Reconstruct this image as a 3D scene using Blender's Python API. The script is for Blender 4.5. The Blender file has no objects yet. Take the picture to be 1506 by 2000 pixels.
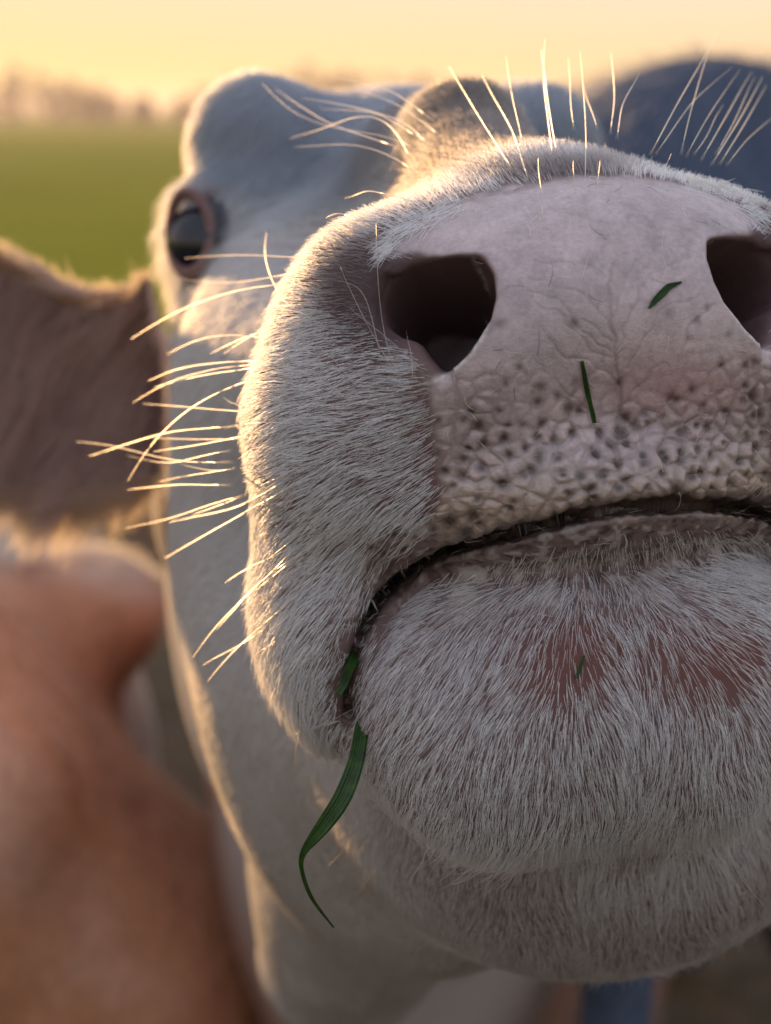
import bpy, bmesh, math, random
import numpy as np
from concurrent.futures import ThreadPoolExecutor
from mathutils import Vector, Matrix

FUR = True
rng = np.random.default_rng(7)
random.seed(7)
scene = bpy.context.scene
C = scene.collection

# ------------------------------------------------------------------ camera, sky, sun, exposure
F_PX, W_PX, H_PX = 3888.0, 1506.0, 2000.0
CAM_Z = 1.45
PITCH = math.radians(11.4)
cam_d = bpy.data.cameras.new('camera')
cam = bpy.data.objects.new('camera', cam_d)
C.objects.link(cam)
cam.location = (0, 0, CAM_Z)
cam.rotation_euler = (math.radians(90) - PITCH, 0, 0)
cam_d.sensor_fit = 'HORIZONTAL'
cam_d.sensor_width = 36.0
cam_d.lens = 36.0 * F_PX / W_PX
cam_d.clip_start = 0.02
cam_d.clip_end = 4000
cam_d.dof.use_dof = True
cam_d.dof.focus_distance = 0.492
cam_d.dof.aperture_fstop = 15.0
scene.camera = cam

SUN_EL, SUN_AZ = math.radians(4.5), math.radians(27)     # azimuth: to the left of the view direction
world = bpy.data.worlds.new('World')
scene.world = world
world.use_nodes = True
wn = world.node_tree
sky = wn.nodes.new('ShaderNodeTexSky')
sky.sky_type = 'NISHITA'
sky.sun_disc = False
sky.sun_elevation = SUN_EL
sky.sun_rotation = -SUN_AZ
sky.air_density = 1.0
sky.dust_density = 0.8
sky.ozone_density = 1.0
bg = wn.nodes['Background']
bg.inputs['Strength'].default_value = 0.15
sky_flat = wn.nodes.new('ShaderNodeGamma')                   # gamma flattens the sky all round, added to brighten the shaded face
sky_flat.inputs['Gamma'].default_value = 0.06
hs = wn.nodes.new('ShaderNodeHueSaturation'); hs.inputs['Saturation'].default_value = 5.4
wn.links.new(sky.outputs['Color'], sky_flat.inputs['Color'])
wn.links.new(sky_flat.outputs['Color'], hs.inputs['Color'])
wb = wn.nodes.new('ShaderNodeMix'); wb.data_type = 'RGBA'; wb.blend_type = 'MULTIPLY'   # white balance of the picture
wb.inputs[0].default_value = 1.0; wb.inputs[7].default_value = (1.07, 0.965, 1.05, 1)
wn.links.new(hs.outputs['Color'], wb.inputs[6])
wn.links.new(wb.outputs[2], bg.inputs['Color'])
sun_d = bpy.data.lights.new('sun', 'SUN')
sun_d.energy = 2.0
sun_d.angle = math.radians(0.6)
sun_d.color = (0.80, 0.45, 0.19)
sun = bpy.data.objects.new('sun', sun_d)
C.objects.link(sun)
sdir = Vector((-math.sin(SUN_AZ) * math.cos(SUN_EL), math.cos(SUN_AZ) * math.cos(SUN_EL), math.sin(SUN_EL)))
sun.rotation_euler = sdir.to_track_quat('Z', 'Y').to_euler()
sun.location = (-3, 3, 4)

scene.view_settings.view_transform = 'Standard'
scene.view_settings.look = 'None'
scene.view_settings.gamma = 1
scene.view_settings.exposure = 2.4
scene.cycles.max_bounces = 8
scene.cycles.diffuse_bounces = 3
scene.cycles.glossy_bounces = 3
scene.cycles.transmission_bounces = 8
scene.cycles.transparent_max_bounces = 8
scene.cycles.sample_clamp_indirect = 4
scene.cycles.use_denoising = True

# ------------------------------------------------------------------ frames: camera frame in cm (X right, Y up, Z depth) -> world in m
CP, SP = math.cos(PITCH), math.sin(PITCH)
def cam2world(P):
    P = np.asarray(P, float)
    X, Y, Z = P[..., 0], P[..., 1], P[..., 2]
    return np.stack([X, Z * CP + Y * SP, Y * CP - Z * SP], -1) * 0.01 + np.array([0, 0, CAM_Z])
def world2cam(Q):
    Q = (np.asarray(Q, float) - np.array([0, 0, CAM_Z])) * 100
    x, y, z = Q[..., 0], Q[..., 1], Q[..., 2]
    return np.stack([x, y * SP + z * CP, y * CP - z * SP], -1)
def PX(px, py, d):
    return np.array([(px - 753.0) * d / F_PX, (1000.0 - py) * d / F_PX, d])
def proj(P):
    return 753.0 + P[..., 0] * F_PX / P[..., 2], 1000.0 - P[..., 1] * F_PX / P[..., 2]

# head frame of the big white cow: u sideways, v up, w from the nose pad back along the head
O = PX(1203, 700, 47.0)
YAW = math.radians(8.8)
CY, SY = math.cos(YAW), math.sin(YAW)
ROLL = math.radians(5.0)
def sstep(a, b, x):
    t = np.clip((x - a) / (b - a), 0, 1)
    return t * t * (3 - 2 * t)
def to_local(P):
    D = P - O.astype(P.dtype)
    u = D[..., 0] * CY + D[..., 2] * SY
    w = -D[..., 0] * SY + D[..., 2] * CY
    v = D[..., 1]
    a = ROLL * (1 - sstep(8, 26, w))
    ca, sa = np.cos(a), np.sin(a)
    return np.stack([u * ca + v * sa, -u * sa + v * ca, w], -1)
def from_local(Q):
    w = Q[..., 2]
    a = ROLL * (1 - sstep(8, 26, w))
    ca, sa = np.cos(a), np.sin(a)
    u = Q[..., 0] * ca - Q[..., 1] * sa
    v = Q[..., 0] * sa + Q[..., 1] * ca
    return np.stack([u * CY - w * SY, v, u * SY + w * CY], -1) + O
def L(px, py, d):
    return to_local(PX(px, py, d))

# ------------------------------------------------------------------ signed distance toolkit and a surface mesher
def ell(P, c, r):
    k0 = k1 = 0
    for i in range(3):
        q = (P[..., i] - P.dtype.type(c[i])) * P.dtype.type(1.0 / r[i])
        k0 = k0 + q * q
        q = q * P.dtype.type(1.0 / r[i])
        k1 = k1 + q * q
    k0 = np.sqrt(k0)
    return k0 * (k0 - 1) / np.maximum(np.sqrt(k1), 1e-6)
def cone(P, a, b, ra, rb):
    T = P.dtype.type
    ba = [T(b[i] - a[i]) for i in range(3)]
    D = [P[..., i] - T(a[i]) for i in range(3)]
    t = np.clip((D[0] * ba[0] + D[1] * ba[1] + D[2] * ba[2]) * T(1.0 / (ba[0] ** 2 + ba[1] ** 2 + ba[2] ** 2)), 0, 1)
    d = 0
    for i in range(3):
        e = D[i] - t * ba[i]
        d = d + e * e
    return np.sqrt(d) - (T(ra) + T(rb - ra) * t)
def smin(a, b, k):
    h = np.clip(0.5 + 0.5 * (b - a) / k, 0, 1)
    return b + (a - b) * h - k * h * (1 - h)
def smax(a, b, k):
    return -smin(-a, -b, k)
def seg2(U, V, a, b):
    ax, ay = a; bx, by = b
    dx, dy = bx - ax, by - ay
    t = np.clip(((U - ax) * dx + (V - ay) * dy) / (dx * dx + dy * dy + 1e-12), 0, 1)
    return np.hypot(U - ax - t * dx, V - ay - t * dy)
def line2(U, V, pts):
    d = None
    for a, b in zip(pts[:-1], pts[1:]):
        s = seg2(U, V, a, b)
        d = s if d is None else np.minimum(d, s)
    return d
def poly2(U, V, pts):                                     # signed distance to a closed polygon
    d = line2(U, V, list(pts) + [pts[0]])
    inside = np.zeros(U.shape, bool)
    n = len(pts)
    for i in range(n):
        (x1, y1), (x2, y2) = pts[i], pts[(i + 1) % n]
        if y1 == y2: continue
        c = ((y1 > V) != (y2 > V)) & (U < (x2 - x1) * (V - y1) / (y2 - y1) + x1)
        inside ^= c
    return np.where(inside, -d, d)

def surface_nets(f, lo, hi, h):
    lo = np.asarray(lo, np.float32); hi = np.asarray(hi, np.float32)
    n = np.ceil((hi - lo) / h).astype(int) + 1
    ax = [lo[i] + h * np.arange(n[i], dtype=np.float32) for i in range(3)]
    S = np.empty(n, np.float32)
    for i0 in range(0, n[0], 24):
        G = np.stack(np.meshgrid(ax[0][i0:i0 + 24], ax[1], ax[2], indexing='ij'), -1)
        S[i0:i0 + 24] = f(G.reshape(-1, 3)).reshape(G.shape[:3])
    B = S < 0
    c = np.zeros(n - 1, np.uint8)
    for dx in (0, 1):
        for dy in (0, 1):
            for dz in (0, 1):
                c += B[dx:n[0] - 1 + dx, dy:n[1] - 1 + dy, dz:n[2] - 1 + dz]
    act = (c > 0) & (c < 8)
    I = np.argwhere(act)
    idx = -np.ones(n - 1, np.int64)
    idx[act] = np.arange(len(I))
    acc = np.zeros((len(I), 3)); cnt = np.zeros(len(I))
    for axis in range(3):
        o = [a for a in range(3) if a != axis]
        for da in (0, 1):
            for db in (0, 1):
                off = np.zeros(3, int); off[o[0]] = da; off[o[1]] = db
                e = np.zeros(3, int); e[axis] = 1
                p0 = I + off; p1 = p0 + e
                s0 = S[tuple(p0.T)]; s1 = S[tuple(p1.T)]
                m = (s0 < 0) != (s1 < 0)
                t = s0[m] / (s0[m] - s1[m])
                q = p0[m].astype(float); q[:, axis] += t
                acc[m] += q; cnt[m] += 1
    V = lo + h * (acc / cnt[:, None])
    quads = []
    for axis in range(3):
        o1, o2 = (axis + 1) % 3, (axis + 2) % 3
        sl0 = [slice(None)] * 3; sl1 = [slice(None)] * 3
        sl0[axis] = slice(0, n[axis] - 1); sl1[axis] = slice(1, n[axis])
        b0 = B[tuple(sl0)]; b1 = B[tuple(sl1)]
        E = np.argwhere(b0 != b1)
        ok = (E[:, o1] > 0) & (E[:, o2] > 0) & (E[:, o1] < n[o1] - 1) & (E[:, o2] < n[o2] - 1)
        E = E[ok]
        flip = b0[tuple(E.T)]
        def cell(d1, d2):
            q = E.copy(); q[:, o1] += d1; q[:, o2] += d2
            return idx[tuple(q.T)]
        Q = np.stack([cell(-1, -1), cell(0, -1), cell(0, 0), cell(-1, 0)], 1)
        Q[~flip] = Q[~flip][:, ::-1]
        quads.append(Q)
    return V, np.concatenate(quads)

POOL = ThreadPoolExecutor(4)
def par(f):                                                # evaluate a distance function in blocks on several threads
    def g(P):
        P = np.asarray(P, np.float32)
        if len(P) < 9000: return f(P)
        return np.concatenate(list(POOL.map(f, np.array_split(P, max(4, len(P) // 30000)))))
    return g
TETRA = np.array([[1, -1, -1], [-1, -1, 1], [-1, 1, -1], [1, 1, 1]], float)
def gradient(f, V, e, value=False):
    F = [f(V + e * kk).astype(float) for kk in TETRA]
    g = sum(kk * ff[:, None] for kk, ff in zip(TETRA, F)) / (4 * e)
    return (g, sum(F) / 4) if value else g
def project_to(f, V, e, it=2):
    for _ in range(it):
        g, f0 = gradient(f, V, e, True)
        g2 = (g * g).sum(1)
        st = np.clip(f0 / np.maximum(g2, 0.15), -4 * e, 4 * e)
        V = V - st[:, None] * g
    return V
def split4(V, Q):
    e = np.concatenate([Q[:, [i, (i + 1) % 4]] for i in range(4)])
    e.sort(1)
    key = e[:, 0] * (len(V) + 1) + e[:, 1]
    uq, first, inv = np.unique(key, return_index=True, return_inverse=True)
    mid = (V[e[first, 0]] + V[e[first, 1]]) / 2
    nf = len(Q)
    m = [len(V) + inv[i * nf:(i + 1) * nf] for i in range(4)]
    cen = len(V) + len(mid) + np.arange(nf)
    V2 = np.concatenate([V, mid, V[Q].mean(1)])
    Q2 = np.concatenate([np.stack([Q[:, i], m[i], cen, m[(i + 3) % 4]], 1) for i in range(4)])
    return V2, Q2
def mesh_from(name, V, Q):
    me = bpy.data.meshes.new(name)
    me.vertices.add(len(V)); me.vertices.foreach_set('co', np.ascontiguousarray(V, np.float32).ravel())
    me.loops.add(Q.size); me.loops.foreach_set('vertex_index', np.ascontiguousarray(Q, np.int32).ravel())
    me.polygons.add(len(Q))
    me.polygons.foreach_set('loop_start', np.arange(len(Q), dtype=np.int32) * Q.shape[1])
    me.update(calc_edges=True)
    me.polygons.foreach_set('use_smooth', np.ones(len(Q), bool))
    return me
def set_color(me, name, col):
    a = me.color_attributes.new(name, 'FLOAT_COLOR', 'POINT')
    a.data.foreach_set('color', np.concatenate([col, np.ones((len(col), 1))], 1).astype(np.float32).ravel())
def set_float(me, name, val):
    a = me.attributes.new(name, 'FLOAT', 'POINT')
    a.data.foreach_set('value', np.asarray(val, np.float32))

def vnoise(P, scale=1.0, seed=0):                         # smooth value noise in 3-D, about -1..1
    P = np.asarray(P, float) * scale
    i = np.floor(P).astype(np.int64); f = P - i
    f = f * f * (3 - 2 * f)
    def h(a):
        n = (a[:, 0] * 374761393 + a[:, 1] * 668265263 + a[:, 2] * 2147483647 + seed * 1274126177) & 0xffffffff
        n = ((n ^ (n >> 13)) * 1274126177) & 0xffffffff
        n = n ^ (n >> 16)
        return (n & 0xffff) / 32767.5 - 1
    r = 0
    for dx in (0, 1):
        for dy in (0, 1):
            for dz in (0, 1):
                wgt = (f[:, 0] if dx else 1 - f[:, 0]) * (f[:, 1] if dy else 1 - f[:, 1]) * (f[:, 2] if dz else 1 - f[:, 2])
                r = r + wgt * h(i + np.array([dx, dy, dz]))
    return r
def vnoise3(P, scale, seed):
    return np.stack([vnoise(P, scale, seed + i) for i in range(3)], -1)

# ------------------------------------------------------------------ materials
class NT:
    def __init__(self, name):
        self.m = bpy.data.materials.new(name); self.m.use_nodes = True
        self.t = self.m.node_tree; self.t.nodes.clear()
        self.out = self.n('ShaderNodeOutputMaterial')
    def n(self, typ, **kw):
        x = self.t.nodes.new(typ)
        for k, v in kw.items(): setattr(x, k, v)
        return x
    def l(self, a, b): self.t.links.new(a, b)
    def ramp(self, fac, stops):
        r = self.n('ShaderNodeValToRGB')
        el = r.color_ramp.elements
        while len(el) < len(stops): el.new(0.5)
        for e, (p, c) in zip(el, stops):
            e.position = p; e.color = (*c, 1) if len(c) == 3 else c
        self.l(fac, r.inputs[0]); return r.outputs[0]
    def noise(self, scale, detail=4, rough=0.55, vec=None):
        x = self.n('ShaderNodeTexNoise'); x.inputs['Scale'].default_value = scale
        x.inputs['Detail'].default_value = detail; x.inputs['Roughness'].default_value = rough
        if vec is None:
            tc = self.n('ShaderNodeTexCoord'); vec = tc.outputs['Object']
        self.l(vec, x.inputs['Vector']); return x.outputs['Fac']
    def mix(self, a, b, fac, mode='MIX'):
        x = self.n('ShaderNodeMix', data_type='RGBA', blend_type=mode)
        for s, val in ((x.inputs[0], fac), (x.inputs[6], a), (x.inputs[7], b)):
            if hasattr(val, 'links'): self.l(val, s)
            elif isinstance(val, (int, float)): s.default_value = val
            else: s.default_value = (*val, 1)
        return x.outputs[2]
    def attr(self, name):
        x = self.n('ShaderNodeAttribute'); x.attribute_name = name; return x

def mat_skin():
    t = NT('cow_hide')
    p = t.n('ShaderNodeBsdfPrincipled')
    a = t.attr('tint')
    n1 = t.noise(900, 5, 0.6)
    col = t.mix(a.outputs['Color'], t.ramp(n1, [(0.3, (0.74, 0.72, 0.72)), (0.7, (1.05, 1.05, 1.05))]), 0.7, 'MULTIPLY')
    t.l(col, p.inputs['Base Color'])
    wet = t.attr('wet')
    mr = t.n('ShaderNodeMapRange')
    mr.inputs['To Min'].default_value = 0.75; mr.inputs['To Max'].default_value = 0.31
    t.l(wet.outputs['Fac'], mr.inputs['Value']); t.l(mr.outputs[0], p.inputs['Roughness'])
    n2 = t.noise(2200, 3, 0.6); n3 = t.noise(520, 4, 0.6)
    ad = t.n('ShaderNodeMath', operation='ADD'); t.l(n2, ad.inputs[0]); t.l(n3, ad.inputs[1])
    b = t.n('ShaderNodeBump'); b.inputs['Strength'].default_value = 0.35; b.inputs['Distance'].default_value = 0.0006
    t.l(ad.outputs[0], b.inputs['Height']); t.l(b.outputs[0], p.inputs['Normal'])
    cw = t.n('ShaderNodeMath', operation='MULTIPLY'); cw.inputs[1].default_value = 0.7; t.l(wet.outputs['Fac'], cw.inputs[0])
    t.l(cw.outputs[0], p.inputs['Coat Weight']); p.inputs['Coat Roughness'].default_value = 0.14; t.l(b.outputs[0], p.inputs['Coat Normal'])
    p.inputs['Subsurface Weight'].default_value = 0.15
    p.inputs['Subsurface Radius'].default_value = (1.0, 0.4, 0.3)
    p.inputs['Subsurface Scale'].default_value = 0.002
    t.l(p.outputs[0], t.out.inputs[0])
    return t.m
def mat_hair(name, rough=0.35, radial=0.45, coat=0.1, diffuse=0.55):
    t = NT(name)
    h = t.n('ShaderNodeBsdfHairPrincipled', parametrization='COLOR')
    a = t.attr('tint')
    t.l(a.outputs['Color'], h.inputs['Color'])
    h.inputs['Roughness'].default_value = rough
    h.inputs['Radial Roughness'].default_value = radial
    h.inputs['Coat'].default_value = coat
    h.inputs['Random Roughness'].default_value = 0.3
    df = t.n('ShaderNodeBsdfDiffuse'); t.l(a.outputs['Color'], df.inputs['Color'])
    mx = t.n('ShaderNodeMixShader'); mx.inputs[0].default_value = diffuse
    t.l(h.outputs[0], mx.inputs[1]); t.l(df.outputs[0], mx.inputs[2])
    t.l(mx.outputs[0], t.out.inputs[0])
    return t.m
def mat_coat(name, c1, c2, c3, scale=3.0, saddle=None):
    t = NT(name)
    p = t.n('ShaderNodeBsdfPrincipled')
    n1 = t.noise(scale, 4, 0.6); n2 = t.noise(90, 4, 0.6)
    col = t.ramp(n1, [(0.3, c1), (0.5, c2), (0.72, c3)])
    if saddle:
        tc = t.n('ShaderNodeTexCoord'); sx_ = t.n('ShaderNodeSeparateXYZ'); t.l(tc.outputs['Object'], sx_.inputs[0])
        ad = t.n('ShaderNodeMath', operation='MULTIPLY_ADD'); ad.inputs[1].default_value = 0.5; t.l(n1, ad.inputs[0]); t.l(sx_.outputs[0], ad.inputs[2])
        mr = t.n('ShaderNodeMapRange'); mr.inputs['From Min'].default_value = -0.60; mr.inputs['From Max'].default_value = -0.44
        t.l(ad.outputs[0], mr.inputs['Value']); col = t.mix(col, saddle, mr.outputs[0])
    col = t.mix(col, t.ramp(n2, [(0.3, (0.7, 0.7, 0.7)), (0.7, (1, 1, 1))]), 1.0, 'MULTIPLY')
    t.l(col, p.inputs['Base Color']); p.inputs['Roughness'].default_value = 0.7
    p.inputs['Specular IOR Level'].default_value = 0.15
    b = t.n('ShaderNodeBump'); b.inputs['Strength'].default_value = 0.5; b.inputs['Distance'].default_value = 0.004
    t.l(n2, b.inputs['Height']); t.l(b.outputs[0], p.inputs['Normal'])
    t.l(p.outputs[0], t.out.inputs[0])
    return t.m
def mat_plain(name, col, rough=0.5, var=0.25, scale=60, trans=0.0):
    t = NT(name)
    p = t.n('ShaderNodeBsdfPrincipled')
    n1 = t.noise(scale, 4)
    c = t.mix(col, tuple(x * (1 - var) for x in col), n1)
    t.l(c, p.inputs['Base Color']); p.inputs['Roughness'].default_value = rough
    if trans:
        tr = t.n('ShaderNodeBsdfTranslucent'); t.l(c, tr.inputs['Color'])
        mx = t.n('ShaderNodeMixShader'); mx.inputs[0].default_value = trans
        t.l(p.outputs[0], mx.inputs[1]); t.l(tr.outputs[0], mx.inputs[2]); t.l(mx.outputs[0], t.out.inputs[0])
    else:
        t.l(p.outputs[0], t.out.inputs[0])
    return t.m

M_SKIN = mat_skin()
M_HAIR = mat_hair('pale_hair', 0.5, 0.6)
M_WHISK = mat_hair('whisker_hair', 0.25, 0.35, 0.3, 0.1)

def obj(name, data, mat=None, parent=None, **props):
    o = bpy.data.objects.new(name, data)
    C.objects.link(o)
    if mat is not None:
        data.materials.clear(); data.materials.append(mat)
    if parent is not None: o.parent = parent
    for k, v in props.items(): o[k] = v
    return o

def make_curves(name, P, R, tint, mat, parent=None, **props):
    """P: (n, k, 3) world points of n strands, R: (n, k) radii, tint: (n, 3)"""
    n, k = P.shape[:2]
    cu = bpy.data.hair_curves.new(name)
    cu.add_curves([k] * n)
    cu.attributes['position'].data.foreach_set('vector', np.ascontiguousarray(P, np.float32).ravel())
    ra = cu.attributes.get('radius') or cu.attributes.new('radius', 'FLOAT', 'POINT')
    ra.data.foreach_set('value', np.ascontiguousarray(R, np.float32).ravel())
    ta = cu.attributes.new('tint', 'FLOAT_COLOR', 'CURVE')
    ta.data.foreach_set('color', np.concatenate([tint, np.ones((n, 1))], 1).astype(np.float32).ravel())
    return obj(name, cu, mat, parent, **props)

# ------------------------------------------------------------------ the setting
def mat_field():
    t = NT('pasture_grass')
    p = t.n('ShaderNodeBsdfDiffuse')
    n1 = t.noise(0.35, 5, 0.6); n2 = t.noise(14, 5, 0.7)
    col = t.ramp(n1, [(0.3, (0.20, 0.23, 0.025)), (0.55, (0.25, 0.27, 0.032)), (0.75, (0.31, 0.30, 0.05))])
    col = t.mix(col, t.ramp(n2, [(0.3, (0.55, 0.55, 0.5)), (0.7, (1.1, 1.1, 1.0))]), 1.0, 'MULTIPLY')
    tcg = t.n('ShaderNodeTexCoord'); ln_ = t.n('ShaderNodeVectorMath', operation='LENGTH'); t.l(tcg.outputs['Object'], ln_.inputs[0])
    mrg = t.n('ShaderNodeMapRange'); mrg.inputs['From Min'].default_value = 5.0; mrg.inputs['From Max'].default_value = 10.0
    t.l(ln_.outputs['Value'], mrg.inputs['Value'])
    near_ground = t.ramp(n2, [(0.3, (0.06, 0.05, 0.04)), (0.7, (0.13, 0.11, 0.085))])  # brown ground round the cows, made up to cut green bounce light
    col = t.mix(near_ground, col, mrg.outputs[0])
    t.l(col, p.inputs['Color'])
    b = t.n('ShaderNodeBump'); b.inputs['Strength'].default_value = 0.8; b.inputs['Distance'].default_value = 0.05
    t.l(n2, b.inputs['Height']); t.l(b.outputs[0], p.inputs['Normal'])
    t.l(p.outputs[0], t.out.inputs[0]); return t.m
def grid_sheet(name, mat):
    xs = np.concatenate([-np.geomspace(3000, 2, 40), np.linspace(-1.6, 1.6, 9), np.geomspace(2, 3000, 40)])
    X, Y = np.meshgrid(xs, xs, indexing='ij')
    P = np.stack([X, Y, np.zeros_like(X)], -1).reshape(-1, 3)
    r = np.hypot(P[:, 0], P[:, 1])
    P[:, 2] = 0.02 * vnoise(P, 0.8, 3) + np.clip(r - 20, 0, 200) / 200 * 0.25 * vnoise(P, 0.03, 4) - 0.02
    n = len(xs); i, j = np.meshgrid(np.arange(n - 1), np.arange(n - 1), indexing='ij')
    a = (i * n + j).ravel()
    me = mesh_from(name, P, np.stack([a, a + n, a + n + 1, a + 1], 1))
    return obj(name, me, mat, kind='structure')
grid_sheet('ground', mat_field())

def leaf_cloud(centers, radii, n_per, size, seed):
    r = np.random.default_rng(seed)
    Vs, Fs = [], []
    base = 0
    for c, rad, n in zip(centers, radii, n_per):
        d = r.normal(size=(n, 3)); d /= np.linalg.norm(d, axis=1)[:, None]
        p = c + d * rad * (0.55 + 0.45 * r.random((n, 1)) ** 0.5)
        a = r.normal(size=(n, 3)); a /= np.linalg.norm(a, axis=1)[:, None]
        b = np.cross(a, d); b /= np.linalg.norm(b, axis=1)[:, None] + 1e-9
        s = size * (0.6 + 0.8 * r.random((n, 1)))
        Vs.append(np.stack([p - a * s, p + b * s * .6, p + a * s, p - b * s * .6], 1).reshape(-1, 3))
        Fs.append(base + np.arange(n * 4).reshape(n, 4)); base += n * 4
    return np.concatenate(Vs), np.concatenate(Fs)
M_FAR = mat_plain('far_tree_leaves', (0.17, 0.125, 0.10), 0.8, 0.4, 0.3)  # lighter pinkish brown: distance haze partly put into the leaf colour
tc, tr, tn = [], [], []
for i in range(300):
    x = -190 + i * 1.3 + random.uniform(-1.5, 1.5)
    y = 250 + random.uniform(-14, 14)
    h = 4.8 + 1.4 * math.sin(i * 0.19) + random.uniform(-.9, 1.1)
    tc.append(np.array([x, y, h * 0.5])); tr.append(np.array([1.7, 1.7, h * 0.55])); tn.append(70)
V, Fq = leaf_cloud(tc, tr, tn, 0.5, 5)
obj('treeline', mesh_from('treeline', V, Fq), M_FAR, kind='stuff')

# pasture grass near the animals, too dense to count
def grass_patch():
    n = 9000
    x = rng.uniform(-3.2, 3.2, n); y = rng.uniform(0.2, 7.5, n)
    h = rng.uniform(0.04, 0.11, n)
    a = rng.uniform(0, 2 * math.pi, n); lean = rng.uniform(0.1, 0.7, n)
    T = np.linspace(0, 1, 4)
    P = np.zeros((n, 4, 3))
    for k, t in enumerate(T):
        P[:, k, 0] = x + np.cos(a) * lean * h * t ** 1.7
        P[:, k, 1] = y + np.sin(a) * lean * h * t ** 1.7
        P[:, k, 2] = -0.04 + (h + .02) * t
    R = np.tile(np.array([0.0022, 0.002, 0.0014, 0.0003]), (n, 1))
    g = rng.uniform(0.7, 1.25, (n, 1))
    tint = np.array([[0.075, 0.085, 0.03]]) * g
    t = NT('grass_stems')
    p = t.n('ShaderNodeBsdfPrincipled'); t.l(t.attr('tint').outputs['Color'], p.inputs['Base Color'])
    p.inputs['Roughness'].default_value = 0.5
    t.l(p.outputs[0], t.out.inputs[0])
    make_curves('grass', P, R, tint, t.m, None, kind='stuff')
grass_patch()

def sample(Vv, Q_, dens, r):
    """random points on a quad mesh; dens per vertex in strands per unit area"""
    T = np.concatenate([Q_[:, [0, 1, 2]], Q_[:, [0, 2, 3]]])
    a, b, c = Vv[T[:, 0]], Vv[T[:, 1]], Vv[T[:, 2]]
    nrm = np.cross(b - a, c - a); ar = np.linalg.norm(nrm, axis=1) / 2
    ex = ar * dens[T].mean(1)
    cnt = r.poisson(ex)
    k = np.repeat(np.arange(len(T)), cnt)
    x, y = r.random(len(k)), r.random(len(k)); fl = x + y > 1; x[fl], y[fl] = 1 - x[fl], 1 - y[fl]
    p = a[k] + x[:, None] * (b - a)[k] + y[:, None] * (c - a)[k]
    return p, nrm[k] / (2 * ar[k][:, None] + 1e-12)
def unit(x): return x / (np.linalg.norm(x, axis=-1)[..., None] + 1e-9)
def strands(p, n, d, length, lift0, lift1, K, wob, curl, r, sink=0.03):
    d = unit(d - n * (d * n).sum(1)[:, None])
    t = np.linspace(0, 1, K)
    P = np.zeros((len(p), K, 3)); P[:, 0] = p - n * sink
    cur = p.copy()
    bvec = np.cross(n, d)
    ph = r.uniform(0, 6.28, len(p)); side = r.normal(size=len(p)) * wob
    for k in range(1, K):
        lf = lift0 + (lift1 - lift0) * t[k]
        ang = side * t[k] + curl * np.sin(ph + t[k] * 9.0)
        dirv = (d * np.cos(ang)[:, None] + bvec * np.sin(ang)[:, None]) * np.cos(lf)[:, None] + n * (np.sin(lf) + curl * 0.6 * np.cos(ph + t[k] * 9.0))[:, None]
        cur = cur + unit(dirv) * (length / (K - 1))[:, None]
        P[:, k] = cur
    return P


# evening haze over the field
def haze_box():
    bm_ = bmesh.new(); bmesh.ops.create_cube(bm_, size=1.0)
    me_ = bpy.data.meshes.new('haze'); bm_.to_mesh(me_); bm_.free()
    t = NT('haze_air')
    v_ = t.n('ShaderNodeVolumePrincipled'); v_.inputs['Color'].default_value = (0.95, 0.88, 0.80, 1)
    v_.inputs['Density'].default_value = 0.0013; v_.inputs['Anisotropy'].default_value = 0.3
    t.l(v_.outputs[0], t.out.inputs[1])
    o = obj('haze', me_, t.m, kind='stuff'); o.scale = (6200, 6200, 12); o.location = (0, 0, 5.0 - 0.0)
haze_box()
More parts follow.
